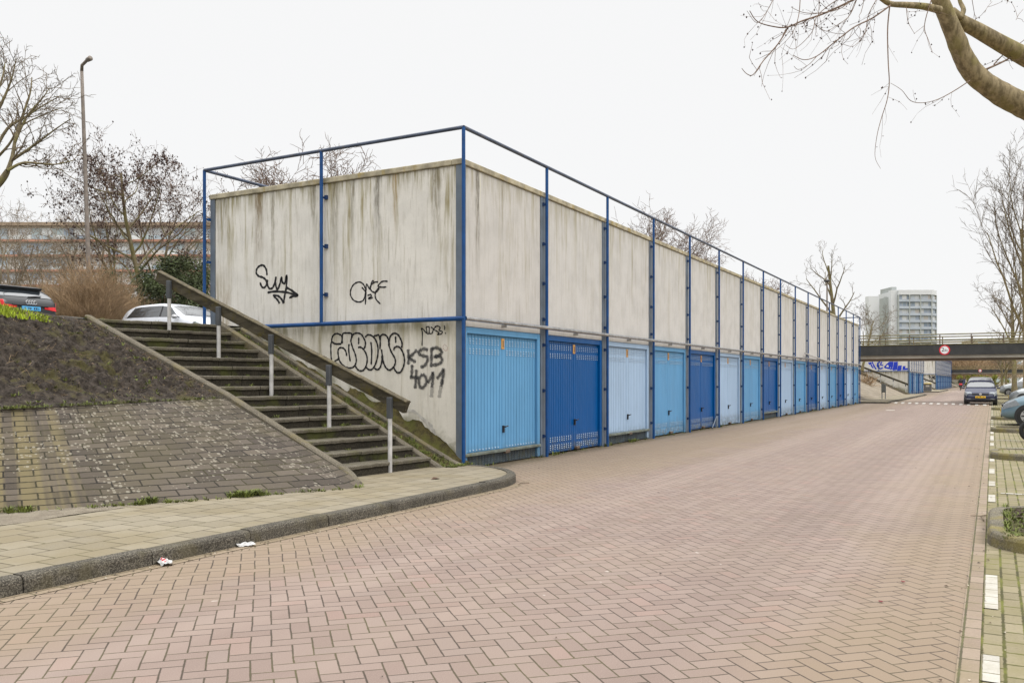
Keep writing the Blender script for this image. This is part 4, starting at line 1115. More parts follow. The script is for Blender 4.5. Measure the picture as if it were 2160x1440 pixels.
p = on_z(2075,1100,0.0); mb = MB(); mb.tube([(p.x,p.y,0.012),(p.x+0.2,p.y+0.03,0.03),(p.x+0.42,p.y-0.02,0.012)],0.006,5); mb.tube([(p.x+0.2,p.y+0.03,0.03),(p.x+0.3,p.y+0.12,0.012)],0.004,4)
tag(mb.obj('fallen_twig', m_twig), 'brown twig lying on the road border by the planted kerb island', 'twig')
p = on_z(1102,1021,0.0); mb = MB(); mb.tube([(p.x-0.12,p.y,0.01),(p.x,p.y+0.02,0.02),(p.x+0.1,p.y-0.05,0.012)],0.006,5)
tag(mb.obj('fallen_twig', m_twig), 'short twig on the bricks at the rounded kerb end', 'twig')
p = on_z(918,1010,0.107); mb = MB(); mb.poly([(-0.10,0,0.003),(-0.02,-0.05,0.02),(0.08,-0.02,0.004),(0.10,0.04,0.012),(0,0.03,0.025)]); o = mb.obj('dead_leaf', plain('leaf_brown',(0.10,0.05,0.03),0.9), None); o.location = (p.x,p.y,0.107)
tag(o, 'brown dead leaf flat on the pavement below the stairs', 'leaf')

# ------------------------------------------------------------------ trees
class Rng(random.Random): pass
def grow(store, rr, p, d, L, r, lvl, cfg):
    nseg = (8,7,5,4,3)[min(lvl,4)]; pts = [p.copy()]; rad = [r]; dirs = [d.copy()]
    end_r = r*cfg['taper'][min(lvl,len(cfg['taper'])-1)]
    for i in range(nseg):
        wob = cfg['wob'][min(lvl,len(cfg['wob'])-1)]
        d = (d + Vector((rr.gauss(0,wob),rr.gauss(0,wob),rr.gauss(0,wob))) + Vector((0,0,cfg['up'][min(lvl,len(cfg['up'])-1)]))).normalized()
        p = p + d*(L/nseg); pts.append(p.copy()); dirs.append(d.copy()); rad.append(r+(end_r-r)*(i+1)/nseg)
    store.append((lvl, pts, rad))
    if lvl >= cfg['levels']: return
    nch = cfg['n'][lvl]; st = cfg['start'][lvl]
    az0 = rr.uniform(0,6.28)
    for k in range(nch):
        f = st+(1-st)*((k+rr.uniform(0.2,0.9))/nch); f = min(f, 0.995); s = f*nseg; i = min(int(s), nseg-1)
        q = pts[i].lerp(pts[i+1], s-i); dd = dirs[i+1]; rq = rad[i]+(rad[i+1]-rad[i])*(s-i)
        az = az0 + k*2.4 + rr.uniform(-0.5,0.5); an = R(cfg['ang'][lvl]*rr.uniform(0.7,1.25))
        a = dd.orthogonal().normalized(); b = dd.cross(a); side = a*math.cos(az)+b*math.sin(az)
        cd = (dd*math.cos(an)+side*math.sin(an)).normalized()
        cl = L*cfg['ratio'][lvl]*rr.uniform(0.7,1.15)*(1.12-0.55*(f-st)/(1-st+1e-6) if lvl == 0 else 1.0)
        grow(store, rr, q, cd, cl, max(rq*cfg['rr'][lvl], cfg['rmin']), lvl+1, cfg)
CFG = dict(levels=4, n=(8,6,6,4), start=(0.4,0.25,0.2,0.2), ang=(50,42,42,45), ratio=(0.62,0.5,0.48,0.5), rr=(0.55,0.6,0.6,0.65), rmin=0.006, taper=(0.35,0.3,0.35,0.4,0.5), wob=(0.05,0.13,0.17,0.2,0.22), up=(0.03,0.05,0.05,0.04,0.02))
def cfg(**k): c = dict(CFG); c.update(k); return c
def tree(name, label, loc, h, r, seed, conf, mats, group=None, lean=(0,0), seeds=0, stems=1, cat='tree', twig_min=None):
    t = thing(name, label, cat, loc, 0, group); rr = random.Random(seed); store = []
    for s in range(stems):
        a = 2*math.pi*s/max(1,stems) + 0.5
        ln = Vector((lean[0], lean[1], 1)) if stems == 1 else Vector((math.cos(a)*0.25+lean[0], math.sin(a)*0.25+lean[1], 1))
        grow(store, rr, Vector((math.cos(a)*0.12*(stems>1), math.sin(a)*0.12*(stems>1), -0.1)), ln.normalized(), h*conf.get('trunk',0.75)*rr.uniform(0.85,1.1 if stems>1 else 1.0), r, 0, conf)
    tr = MB(); cr = MB()
    for lvl, pts, rad in store:
        if lvl == 0: tr.tube(pts, [rad[0]*1.35]+rad[1:], 10, 0, False)
        else: cr.tube(pts, rad, (8,6,4,3,3)[min(lvl,4)], 0 if lvl == 1 else 1, False)
    if seeds:
        tips = [pts for lvl, pts, rad in store if lvl >= 3]
        for _ in range(seeds):
            q = rr.choice(tips); p = q[rr.randrange(len(q))] + Vector((rr.gauss(0,0.04),rr.gauss(0,0.04),rr.gauss(-0.03,0.04))); s = rr.uniform(0.015,0.040)
            n = len(cr.v); cr.v += [tuple(p+Vector(q_)*s) for q_ in ((1,0,0),(-1,0,0),(0,1,0),(0,-1,0),(0,0,1.3),(0,0,-1.3))]
            for fc in ((0,2,4),(2,1,4),(1,3,4),(3,0,4),(2,0,5),(1,2,5),(3,1,5),(0,3,5)): cr.f.append(tuple(n+i for i in fc)); cr.m.append(2)
    tr.obj('trunk', mats[0], t, True, False); cr.obj('crown', [mats[0], mats[1], m_seed], t, True, False)
    return t
m_bark_s = bark('shrub_bark', (0.19,0.15,0.095), (0.32,0.265,0.18)); m_twig_s = bark('shrub_twig', (0.20,0.155,0.11), (0.30,0.24,0.17), None, 20)
broad = cfg(trunk=0.55, n=(7,6,6,4), start=(0.35,0.2,0.15,0.2), ang=(55,45,45,45), ratio=(0.85,0.55,0.5,0.5), rmin=0.007)
seedy = cfg(trunk=0.78, n=(14,7,6,4), start=(0.38,0.2,0.2,0.2), ang=(58,46,46,48), ratio=(0.5,0.5,0.5,0.5), rmin=0.008)
shrub = cfg(trunk=0.8, n=(6,5,4,3), start=(0.25,0.2,0.2,0.2), ang=(40,40,42,45), ratio=(0.5,0.52,0.5,0.5), rmin=0.008, wob=(0.13,0.2,0.22,0.25,0.25))
def edge_tree():
    base = ground_at(-190, 29, 2.38); rr = random.Random(21)
    t = thing('bare_tree', 'broad bare tree cut by the picture edge, left of the tall street lamp', 'tree', base, 0, 'bare trees behind the garages')
    z = lambda a, b: (a/3.79, 100+b/3.79)
    conf = cfg(levels=4, n=(9,8,4,3), start=(0.15,0.12,0.15,0.2), ang=(38,36,38,42), ratio=(0.4,0.34,0.45,0.5), rr=(0.5,0.5,0.55,0.65), rmin=0.0095, up=(0.03,0.09,0.07,0.04,0.02), wob=(0.05,0.13,0.17,0.2,0.2))
    tr = MB(); cr = MB(); L = lambda p: p - base
    tk = [base+Vector((0,0,-0.1)), base+Vector((0.05,0,1.6)), at_w(-120,505,29), at_w(-60,445,29), at_w(*z(0,1075),29), at_w(*z(62,985),29)]
    tr.tube([L(p) for p in spline(tk,5)], [0.26-0.007*k for k in range(len(spline(tk,5)))], 10, 0, True)
    store = []
    limbs = [([(62,985),(100,870),(130,700),(190,520),(240,370),(255,240)],28.9,0.075), ([(62,985),(180,925),(330,930),(450,935),(600,900)],28.6,0.055), ([(100,900),(220,820),(330,740),(450,650),(570,570)],29.5,0.055),
             ([(-60,860),(60,650),(200,560),(320,480),(480,390)],29.2,0.06), ([(-120,700),(20,430),(90,260),(130,90)],29,0.06), ([(-150,640),(-40,400),(20,240),(40,120)],28,0.06), ([(-40,900),(70,780),(160,640),(300,560),(500,480)],30,0.05), ([(120,760),(210,560),(330,420),(400,320)],28.5,0.045), ([(-20,1060),(-60,800),(-110,560),(-120,300)],29.3,0.07),
             ([(-150,900),(-280,700),(-400,560)],29.3,0.07), ([(-200,1000),(-420,860),(-560,800)],28.5,0.06)]
    for pts, w, r in limbs:
        P = spline([at_w(*z(a,b), w+0.12*k) for k,(a,b) in enumerate(pts)], 4); P = [L(p) for p in P]; m_ = len(P)
        rad = [r*(1-0.78*k/(m_-1)) for k in range(m_)]; store.append((1, P, rad)); LL = sum((P[k+1]-P[k]).length for k in range(m_-1))
        for k in range(10):
            f = 0.12+0.86*(k+rr.random())/10; q = f*(m_-1); a = min(int(q), m_-2); p = P[a].lerp(P[a+1], q-a); d = (P[a+1]-P[a]).normalized()
            side = Vector((rr.gauss(0,1),rr.gauss(0,1),rr.gauss(0.2,1))); side = (side - d*side.dot(d)).normalized(); an = R(rr.uniform(25,60))
            grow(store, rr, p, (d*math.cos(an)+side*math.sin(an)).normalized(), LL*rr.uniform(0.22,0.42), max(rad[a]*0.5,0.012), 2, conf)
    for lvl, pts, rad in store: cr.tube(pts, rad, (8,7,5,3,3)[min(lvl,4)], 0 if lvl == 1 else 1, False)
    tr.obj('trunk', m_bark, t, True, False); cr.obj('crown', [m_bark, m_twig], t, True, False)
edge_tree()
tree('bare_tree', 'bare tree full of small dark seed clusters between the street lamp and the garage wall', ground_at(298,34,2.38), 9.7, 0.13, 5, seedy, (m_bark, m_twig_r), 'bare trees behind the garages', seeds=3600)
tree('bare_tree', 'slender bare tree close behind the seed laden tree, its trunk leaning right', ground_at(316,38,2.38), 9.4, 0.12, 8, cfg(trunk=0.7, n=(9,6,5,4), ang=(40,40,42,45), ratio=(0.6,0.5,0.5,0.5)), (m_bark, m_twig), 'bare trees behind the garages', lean=(0.10,-0.12))
tree('bare_tree', 'thin bare tree forking low just right of the street lamp', ground_at(268,37,2.38), 8.4, 0.10, 9, cfg(trunk=0.75, n=(8,6,5,4), start=(0.25,0.2,0.2,0.2), ang=(36,40,42,45)), (m_bark, m_twig), 'bare trees behind the garages', lean=(-0.14,0.16))
for i, (px, w, h, sd, lab) in enumerate(((-25,40,7.0,31,'bare many stemmed shrub at the picture edge behind the black car'),(45,39,7.4,32,'bare many stemmed shrub above the black car'),(110,42,7.0,33,'bare shrub between the black car and the street lamp'),(165,38,6.6,34,'bare shrub directly behind the street lamp pole'),(225,43,6.8,35,'bare shrub in front of the flats between lamp and seed laden tree'),(400,43,6.2,36,'bare shrub behind the evergreen bush beside the garage corner'))):
    tree('bare_shrub', lab, ground_at(px,w,2.38), h, 0.05, sd, shrub, (m_bark_s, m_twig_s), 'bare shrubs before the flats', stems=4, cat='shrub')
round_ = cfg(trunk=0.6, n=(15,9,7,4), start=(0.42,0.2,0.15,0.2), ang=(54,46,45,45), ratio=(0.62,0.5,0.48,0.5), rmin=0.014, up=(0.03,0.03,0.03,0.03,0.02))
tree('bare_tree', 'bare crown showing over the coping above the end wall, inside the blue rail corner', ground_at(664,42,2.38), 14.2, 0.15, 14, round_, (m_bark, m_twig_r), 'bare trees behind the garages')
tree('bare_tree', 'wide rounded bare crown rising behind the long garage roof', ground_at(1395,60,2.38), 15.0, 0.2, 16, round_, (m_bark, m_twig_r), 'bare trees behind the garages')
tree('bare_tree', 'low bare crown just topping the garage roof right of the wide rounded one', ground_at(1575,70,2.38), 10.2, 0.14, 17, round_, (m_bark, m_twig_r), 'bare trees behind the garages')
pruned = cfg(trunk=0.85, n=(7,4,4,3), start=(0.35,0.35,0.3,0.3), ang=(30,35,40,45), ratio=(0.42,0.4,0.4,0.5), rmin=0.010, wob=(0.05,0.1,0.15,0.2,0.2))
tree('bare_tree', 'upright pruned tree with a mossy trunk above the far end of the garage roof', ground_at(1763,66,2.38), 9.8, 0.22, 19, pruned, (m_bark, m_twig), 'bare trees behind the garages', lean=(-0.03,0.05))
tree('bare_tree', 'low spreading bare tree before the white tower block, over the bridge end', ground_at(1818,78,2.38), 7.0, 0.12, 23, cfg(trunk=0.7, n=(9,6,5,4), start=(0.2,0.2,0.2,0.2), ang=(50,42,42,45), ratio=(0.7,0.5,0.5,0.5), rmin=0.012), (m_bark, m_twig), 'bare trees behind the garages', lean=(0.1,-0.15))
vase = cfg(trunk=0.62, n=(14,6,6,4), start=(0.36,0.2,0.2,0.2), ang=(27,21,26,34), ratio=(0.58,0.46,0.46,0.5), rmin=0.015, wob=(0.04,0.07,0.12,0.18,0.2), up=(0.02,0.10,0.08,0.05,0.02))
tree('bare_tree', 'tall upright bare street tree by the parked cars, the nearer and thicker trunk', ground_at(2166,64,0.0), 22.5, 0.23, 41, vase, (m_bark_g, m_twig), 'bare street trees by the parking bays')
tree('bare_tree', 'slimmer bare street tree beside the thicker trunk, over the grey parked car', ground_at(2141,80,0.0), 15.5, 0.24, 42, cfg(trunk=0.62, n=(10,6,5,4), start=(0.36,0.2,0.2,0.2), ang=(26,24,30,38), ratio=(0.5,0.46,0.46,0.5), rmin=0.015, up=(0.02,0.08,0.07,0.05,0.02)), (m_bark, m_twig), 'bare street trees by the parking bays', lean=(0.02,0.04))
for px, w, sd, h, lab in ((2113,135,43,11,'far street tree with two thin trunks behind the blue car'),(2122,150,44,11,'far thin street tree next to the white parked cars'),(2060,235,45,12,'bare tree in the distance under the second bridge'),(2085,250,46,12,'bare tree in the distance right of the yellow green bush'),(2030,250,47,13,'bare tree in the distance behind the cyclist'),(2100,270,48,14,'farthest bare tree at the end of the street')):
    tree('bare_tree', lab, ground_at(px,w,0.0), h, 0.2, sd, cfg(levels=3, trunk=0.6, n=(9,6,5,3), start=(0.3,0.2,0.2,0.2), ang=(45,40,42,45), ratio=(0.7,0.55,0.5,0.5), rmin=0.03), (m_bark, m_twig), 'bare trees down the street')
# the limb hanging over the road from a tree standing in the planted island
def limb_tree():
    base = Vector((-2.3,-9.3,0.05))
    t = thing('bare_tree', 'mossy limb of a near tree bending into the sky at the upper corner', 'tree', base, 0, 'bare street trees by the parking bays')
    z4 = lambda a, b: (1560+a/2.572, b/2.572)
    tr = MB(); fork = Vector((-2.15,-9.0,2.7))
    L = lambda p: p - base
    tr.tube([L(Vector((-2.3,-9.3,-0.1))),L(Vector((-2.28,-9.25,1.2))),L(Vector((-2.15,-9.1,2.4))),L(Vector((-2.2,-9.2,4.2))),L(Vector((-2.0,-9.5,7.5)))],[0.25,0.2,0.18,0.13,0.06],12)
    tr.obj('trunk', m_bark_g, t, True, False)
    cr = MB(); rr = random.Random(77)
    pl = [at_w(2440,300,7.05), at_w(2290,275,7.0)] + [at_w(*z4(a,b),6.95-0.05*i) for i,(a,b) in enumerate(((1543,572),(1400,498),(1280,408),(1215,310),(1170,200),(1120,80),(1075,-40),(1050,-180),(1060,-400),(1000,-640),(1020,-860)))]
    pl = [fork] + pl
    sp = spline(pl, 14); n = len(sp)
    rad = [np.interp(i/(n-1), [0,0.15,0.3,0.5,0.7,0.85,1.0], [0.13,0.112,0.086,0.070,0.058,0.044,0.008]) + 0.005*mnoise.noise(p*6) + 0.004*mnoise.noise(p*17) for i, p in enumerate(sp)]
    cr.tube([L(p) for p in sp], rad, 14, 0)
    def branch(pts, w0, w1, r0, r1, mi=1, sides=7, sub=0, n=5, ext=()):
        k = len(pts); P = [at_w(*z4(a,b), w0+(w1-w0)*i/(k-1)) for i,(a,b) in enumerate(pts)] + [Vector(e) for e in ext]; k = len(P)
        P = spline(P, n) if k > 2 else P
        m_ = len(P); rad = [r0+(r1-r0)*i/(m_-1) for i in range(m_)]
        cr.tube([L(p) for p in P], [q*(1.0 if mi == 0 else 0.62) for q in rad], sides, mi, mi == 0)
        for _ in range(sub):
            i = rr.randrange(1, max(2, int(m_*0.62))); d = (P[min(i+1,m_-1)]-P[i-1]).normalized()
            dd = (d*0.6 + Vector((rr.gauss(0,0.5),rr.gauss(0,0.5),rr.gauss(-0.2,0.5)))).normalized(); ln = rr.uniform(0.08,0.34); q = P[i].copy(); tw = [q.copy()]
            for s in range(4):
                dd = (dd+Vector((rr.gauss(0,0.2),rr.gauss(0,0.2),rr.gauss(0.05,0.2)))).normalized(); q = q+dd*ln/4; tw.append(q.copy())
                if rr.random() < 0.45:
                    b = q + Vector((rr.gauss(0,0.01),rr.gauss(0,0.01),0.0)); sz = rr.uniform(0.003,0.0065)
                    n0 = len(cr.v); cr.v += [tuple(L(b)+Vector(e)*sz) for e in ((1,0,0),(-1,0,0),(0,1,0),(0,-1,0),(0,0,1.4),(0,0,-1.4))]
                    for fc in ((0,2,4),(2,1,4),(1,3,4),(3,0,4),(2,0,5),(1,2,5),(3,1,5),(0,3,5)): cr.f.append(tuple(n0+e for e in fc)); cr.m.append(2)
            cr.tube([L(p) for p in tw], [r1*0.6]*3+[r1*0.4]*2, 3, 1, False)
    branch([(1150,70),(1200,115),(1300,170),(1440,250),(1560,315),(1750,420)], 6.7,7.1, 0.043,0.095, 0, 10, ext=((-2.35,-8.75,3.05),(-2.2,-9.12,2.75)))
    branch([(1085,55),(1000,36),(900,28),(820,22),(765,-10),(700,-60),(600,-150),(480,-210)], 6.6,5.9, 0.030,0.006, 0, 8)
    branch([(1195,100),(1215,55),(1195,5),(1190,-60),(1230,-200),(1210,-380)], 6.7,6.9, 0.022,0.005, 0, 8)
    branch([(760,-70),(610,5),(450,78),(340,115),(265,147),(200,148),(100,120),(55,60)], 6.0,5.6, 0.013,0.004, 1, 5, 14)
    branch([(265,147),(210,238),(130,330),(75,405),(40,402),(12,372)], 5.8,5.5, 0.008,0.003, 1, 5, 9)
    branch([(820,30),(720,100),(620,150),(510,235),(420,305),(350,325),(290,300)], 6.1,5.6, 0.010,0.003, 1, 5, 16)
    branch([(420,305),(375,352),(320,378),(295,360)], 5.7,5.6, 0.004,0.002, 1, 4, 2)
    branch([(815,30),(803,160),(806,330),(812,450),(800,545),(770,640),(745,740),(735,850),(765,915)], 6.1,5.9, 0.008,0.0018, 1, 5, 7)
    branch([(1250,437),(1170,490),(1080,538),(1000,558),(930,548),(880,490),(820,452)], 6.6,6.0, 0.007,0.002, 1, 4, 5)
    branch([(1330,380),(1440,330),(1560,262),(1700,180),(1820,60)], 6.8,7.3, 0.014,0.004, 1, 5, 4)
    branch([(1380,350),(1440,290),(1560,205),(1650,100)], 6.9,7.3, 0.009,0.003, 1, 4, 3)
    branch([(905,40),(915,120),(950,185)], 6.3,6.2, 0.004,0.002, 1, 4, 3)
    branch([(1040,0),(1003,140),(1025,220),(1048,288)], 6.5,6.3, 0.006,0.002, 1, 4, 4)
    branch([(1003,140),(945,185)], 6.4,6.3, 0.003,0.002, 1, 3, 0)
    branch([(660,-60),(560,40),(450,70),(350,70),(280,40)], 5.9,5.6, 0.007,0.002, 1, 4, 10)
    branch([(600,-40),(500,20),(420,90),(390,180),(300,265),(250,245)], 5.9,5.6, 0.006,0.002, 1, 4, 9)
    branch([(330,-30),(320,90),(280,190),(200,270),(125,322)], 5.8,5.6, 0.005,0.002, 1, 4, 6)
    branch([(430,-40),(430,60),(410,200)], 5.9,5.8, 0.004,0.002, 1, 4, 4)
    branch([(200,-40),(150,60),(95,125),(40,60)], 5.7,5.5, 0.005,0.002, 1, 4, 8)
    branch([(760,-30),(700,80),(680,180),(620,250),(560,240)], 6.1,5.8, 0.005,0.002, 1, 4, 9)
    branch([(650,-40),(600,80),(540,130),(470,170),(430,140)], 6.0,5.7, 0.005,0.002, 1, 4, 8)
    branch([(1260,-10),(1275,80),(1285,130)], 6.9,6.9, 0.004,0.002, 1, 4, 2)
    for (a,b) in ((1330,70),(1450,20),(1500,110),(1360,10)):
        branch([(a,b),(a+15,b-30),(a+40,b-60)], 7,7.2, 0.003,0.003, 1, 4, 2)
    for k in range(9):
        a0, b0 = 1050+rr.uniform(-10,10), -150-70*k; sg = 1 if k % 2 else -1
        branch([(a0,b0),(a0+sg*90,b0-60),(a0+sg*210,b0-90),(a0+sg*330,b0-160)], 6.55,6.3+0.5*rr.random(), 0.014,0.003, 1, 5, 7)
    cr.obj('crown', [m_bark_g, m_twig_r, m_seed], t, True, False)
limb_tree()
# dense twiggy bush and evergreens
def twig_bush(name, label, loc, rx, rz, n, seed, mat, cat, ln=(0.5,1.1), rad=0.006):
    rr = random.Random(seed); mb = MB()
    for _ in range(n):
        a = rr.uniform(0,6.283); el = math.asin(rr.uniform(0.0,1.0)); q = rr.random()**0.5
        p = Vector((math.cos(a)*math.cos(el)*rx*q, math.sin(a)*math.cos(el)*rx*q, max(0.05, math.sin(el)*rz*q)))
        p *= 1+0.18*mnoise.noise(p*0.9+Vector((seed,0,0)))
        d = (Vector((p.x/rx,p.y/rx,0.5+0.4*p.z/rz))*0.8 + Vector((rr.gauss(0,0.4),rr.gauss(0,0.4),rr.gauss(0.1,0.3)))).normalized(); L_ = rr.uniform(*ln)*0.8
        m1 = p + d*L_*0.5 + Vector((rr.gauss(0,0.05),rr.gauss(0,0.05),rr.gauss(0,0.05)))
        mb.tube([p-d*L_*0.3, m1, p+d*L_], [rad,rad*0.8,rad*0.4], 3, 0, False)
    o = mb.obj(name, mat, None, True, False); o.location = loc
    return tag(o, label, cat)
twig_bush('twig_bush', 'dense rounded brown leafless bush right of the black car', ground_at(190,28.5,2.3), 1.65, 2.75, 6500, 3, m_bush, 'bush')
twig_bush('twig_bush', 'lower brown leafless bush between the rounded bush and the white car', ground_at(258,31,2.3), 1.1, 2.1, 3000, 6, m_bush, 'bush')
twig_bush('twig_bush', 'brown leafless bush behind the black car roof', ground_at(95,31,2.3), 1.6, 2.5, 3600, 7, m_bush, 'bush')
def leafy(name, label, loc, rx, ry, rz, n, seed, mat, cat, leaf=0.09, group=None):
    t = thing(name, label, cat, loc, 0, group); rr = random.Random(seed); mb = MB(); st = MB()
    cl = [(Vector((rr.gauss(0,0.45)*rx, rr.gauss(0,0.45)*ry, rz*rr.uniform(0.15,0.95))), rr.uniform(0.25,0.5)) for _ in range(26)]
    for c, s in cl: st.tube([(rr.uniform(-0.2,0.2),rr.uniform(-0.2,0.2),-0.1),(c.x*0.5,c.y*0.5,c.z*0.55),tuple(c)],[0.04,0.025,0.01],5,0,False)
    for _ in range(n):
        c, s = rr.choice(cl); p = c + Vector((rr.gauss(0,s*0.55),rr.gauss(0,s*0.55),rr.gauss(0,s*0.5)))
        if p.z < 0.02: continue
        a = Vector((rr.gauss(0,1),rr.gauss(0,1),rr.gauss(0,0.6))).normalized(); b = a.orthogonal().normalized()
        b = (b*math.cos(rr.uniform(0,3))+a.cross(b)*math.sin(rr.uniform(0,3))).normalized(); l = leaf*rr.uniform(0.6,1.3)
        mb.quad(p-a*l*0.5, p+b*l*0.22, p+a*l*0.5, p-b*l*0.22)
    st.obj('stem', m_twig, t, True, False); mb.obj('foliage', mat, t, False, False); return t
leafy('evergreen_bush', 'dark evergreen bush behind the white car and the seed laden tree', ground_at(348,33,2.3), 1.5, 1.5, 4.0, 11000, 2, m_leaf, 'bush', 0.12)
leafy('evergreen_bush', 'dark green bush against the garage corner behind the blue corner tube', ground_at(410,35,2.3), 1.4, 1.4, 3.9, 9500, 4, plain('olive_leaves',(0.09,0.105,0.035),0.75,0.5,2.5), 'bush', 0.12)
leafy('hedge_bush', 'yellow green bush at the far end of the street', ground_at(2046,190,0), 2.0, 2.0, 3.6, 6000, 5, m_leaf_y, 'bush', 0.22)
leafy('hedge_bush', 'low yellow green bush by the far parked cars', ground_at(2097,185,0), 3.0, 3.0, 2.6, 5000, 6, m_leaf_y, 'bush', 0.22)
twig_bush('twig_bush', 'bare brown brush growing by the far handrail under the bridge', at_w(1826,800,76)+Vector((0,0,-0.6)), 0.9, 1.0, 110, 8, m_bush, 'bush', (0.6,1.2), 0.02)
twig_bush('twig_bush', 'bare brown brush behind the cyclist on the bank beyond the second bridge', ground_at(2015,200,2.0), 8.0, 6.0, 1600, 9, m_bush, 'bush', (1.5,3.0), 0.05)
twig_bush('twig_bush', 'wide bare brown brush behind the second bridge railing', ground_at(2070,225,2.0), 12.0, 7.5, 2600, 10, m_bush, 'bush', (1.5,3.0), 0.05)

# ------------------------------------------------------------------ cars
def interp(pts, s):
    xs = [p[0] for p in pts]; ys = [p[1] for p in pts]; return float(np.interp(s, xs, ys))
def smooth_interp(pts):
    xs = np.array([p[0] for p in pts]); ys = np.array([p[1] for p in pts])
    d = np.gradient(ys, xs)
    for i in range(1, len(xs)-1):
        s0 = (ys[i]-ys[i-1])/(xs[i]-xs[i-1]); s1 = (ys[i+1]-ys[i])/(xs[i+1]-xs[i])
        d[i] = 0 if s0*s1 <= 0 else 2*s0*s1/(s0+s1)
    def f(s):
        s = min(max(s, xs[0]), xs[-1]); i = min(int(np.searchsorted(xs, s, 'right'))-1, len(xs)-2); h = xs[i+1]-xs[i]; t = (s-xs[i])/h
        return float((2*t**3-3*t**2+1)*ys[i]+(t**3-2*t**2+t)*h*d[i]+(-2*t**3+3*t**2)*ys[i+1]+(t**3-t**2)*h*d[i+1])
    return f
def car(name, label, loc, rz, L, W, H, paint, shape='hatch', plate=None, group=None, marks=None, dark_roof=False):
    c = thing(name, label, 'car', loc, rz, group); h = L/2; hw = W/2
    if shape == 'hatch':
        top = smooth_interp([(-h,0.62),(-h+0.04,0.95),(-h+0.12,1.02),(-h+0.50,H-0.10),(-h+0.85,H-0.03),(-0.15,H),(0.45,H-0.09),(1.22,0.99),(1.4,0.95),(h-0.35,0.82),(h-0.08,0.66),(h,0.48)])
        wind = (0.50, 1.18); rearw = (-h+0.15, -h+0.50); cab = (-h+0.35, 1.05)
    elif shape == 'wagon':
        top = smooth_interp([(-h,0.60),(-h+0.05,0.95),(-h+0.14,1.03),(-h+0.62,H-0.10),(-h+0.80,H-0.035),(-0.4,H),(0.35,H-0.09),(1.15,0.98),(1.35,0.93),(h-0.4,0.80),(h-0.08,0.64),(h,0.46)])
        wind = (0.40, 1.10); rearw = (-h+0.17, -h+0.62); cab = (-h+0.45, 0.98)
    else:  # van-like
        top = smooth_interp([(-h,0.7),(-h+0.04,1.1),(-h+0.3,H-0.06),(-h+0.7,H),(0.2,H),(0.65,H-0.08),(1.35,1.12),(1.5,1.06),(h-0.3,0.92),(h-0.06,0.7),(h,0.5)])
        wind = (0.70, 1.30); rearw = (-h+0.07, -h+0.26); cab = (-h+0.25, 1.1)
    belt0 = 0.93 if shape != 'van' else 1.02
    def belt(s): return min(belt0 + 0.03*(-s/h), top(s)-0.015)
    def halfw(s):
        a = abs(s)/h; return hw*(1-0.16*max(0,(a-0.80)/0.20)**2 - 0.06*max(0,(a-0.45)/0.55)**2)
    def bot(s): return 0.20 + 0.10*max(0,(abs(s)/h-0.86)/0.14)**2
    def sec(s):
        zt, zb, zz, w = top(s), bot(s), belt(s), halfw(s); t = max(zt-zz, 0.01)
        y6 = max(w*0.93 - 0.30*t*0.9, 0.3*w)
        return [(0,zb),(0.85*w,zb),(0.975*w,zb+0.12*(zz-zb)/0.7),(w,zb+0.45*(zz-zb)),(0.985*w,zb+0.72*(zz-zb)),(0.965*w,zz),(0.935*w,zz+0.10*t),(y6,zz+0.84*t),(y6*0.86,zz+0.955*t),(y6*0.45,zt-0.008*min(1,t*3)),(0,zt)]
    def surf(s, v):
        q = sec(s); i = min(int(v), 9); f = v-i; return Vector((s, q[i][0]+(q[i+1][0]-q[i][0])*f, q[i][1]+(q[i+1][1]-q[i][1])*f))
    ss = sorted(set([-h, -h+0.02] + [-h+0.04+(L-0.08)*i/46 for i in range(47)] + [h-0.02, h]))
    mb = MB(); rows = []
    for s in ss:
        q = sec(s); k = 0.97 if s in (-h, h) else 1.0
        rows.append([Vector((s,y*k,z)) for y, z in q] + [Vector((s,-y*k,z)) for y, z in reversed(q[:-1])])
    mb.grid(rows)
    for r_ in (rows[0], rows[-1]): mb.poly(r_[:-1])
    mb.obj('body', paint, c, True)
    def patchw(nm, sfun, v0, v1, nu, nv, off=0.008, mat=m_glassd, both=True, one=1, lab=None):
        """a window: sfun(v) -> (s0, s1)"""
        mb = MB(); rows = []
        for j in range(nv+1):
            v = v0+(v1-v0)*j/nv; a, b = sfun((j/nv)); row = []
            for i in range(nu+1):
                s = a+(b-a)*i/nu; p = surf(s, v); e = 0.02
                n = (surf(s+e, v)-surf(s-e, v)).cross(surf(s, min(v+0.05,9.99))-surf(s, max(v-0.05,0)))
                n.normalize()
                if n.y < 0 and v < 9: n = -n
                if v >= 8 and n.z < 0 and abs(n.z) > 0.3: n = -n
                q = p + n*off; row.append(Vector((q.x, q.y*one, q.z)))
            rows.append(row)
        mb.grid(rows); return mb.obj(nm, mat, c, True, True, lab)
    def screen(nm, s0, s1, vlo, nu=10):
        mb = MB(); rows = []
        for i in range(nu+1):
            s = s0+(s1-s0)*i/nu; row = []
            for yv in [vlo+(9.98-vlo)*j/6 for j in range(7)]:
                p = surf(s, yv); tx = surf(s+0.02, yv)-surf(s-0.02, yv); n = Vector((-tx.z,0,tx.x)).normalized() + Vector((0,0.25*(1-(yv-vlo)/(9.98-vlo)),0)); 
                if n.z < 0: n = -n
                row.append(p + n.normalized()*0.010)
            rows.append(row + [Vector((p.x,-p.y,p.z)) for p in reversed(row)])
        mb.grid(rows); return mb.obj(nm, m_glassd, c, True)
    screen('windscreen', wind[0]+0.02, wind[1]-0.04, 7.25)
    screen('rear_window', rearw[0]+0.03, rearw[1]-0.03, 7.3)
    mid = 0.05
    lo, hi = cab
    tl0 = 4.25 if shape == 'wagon' else 3.75
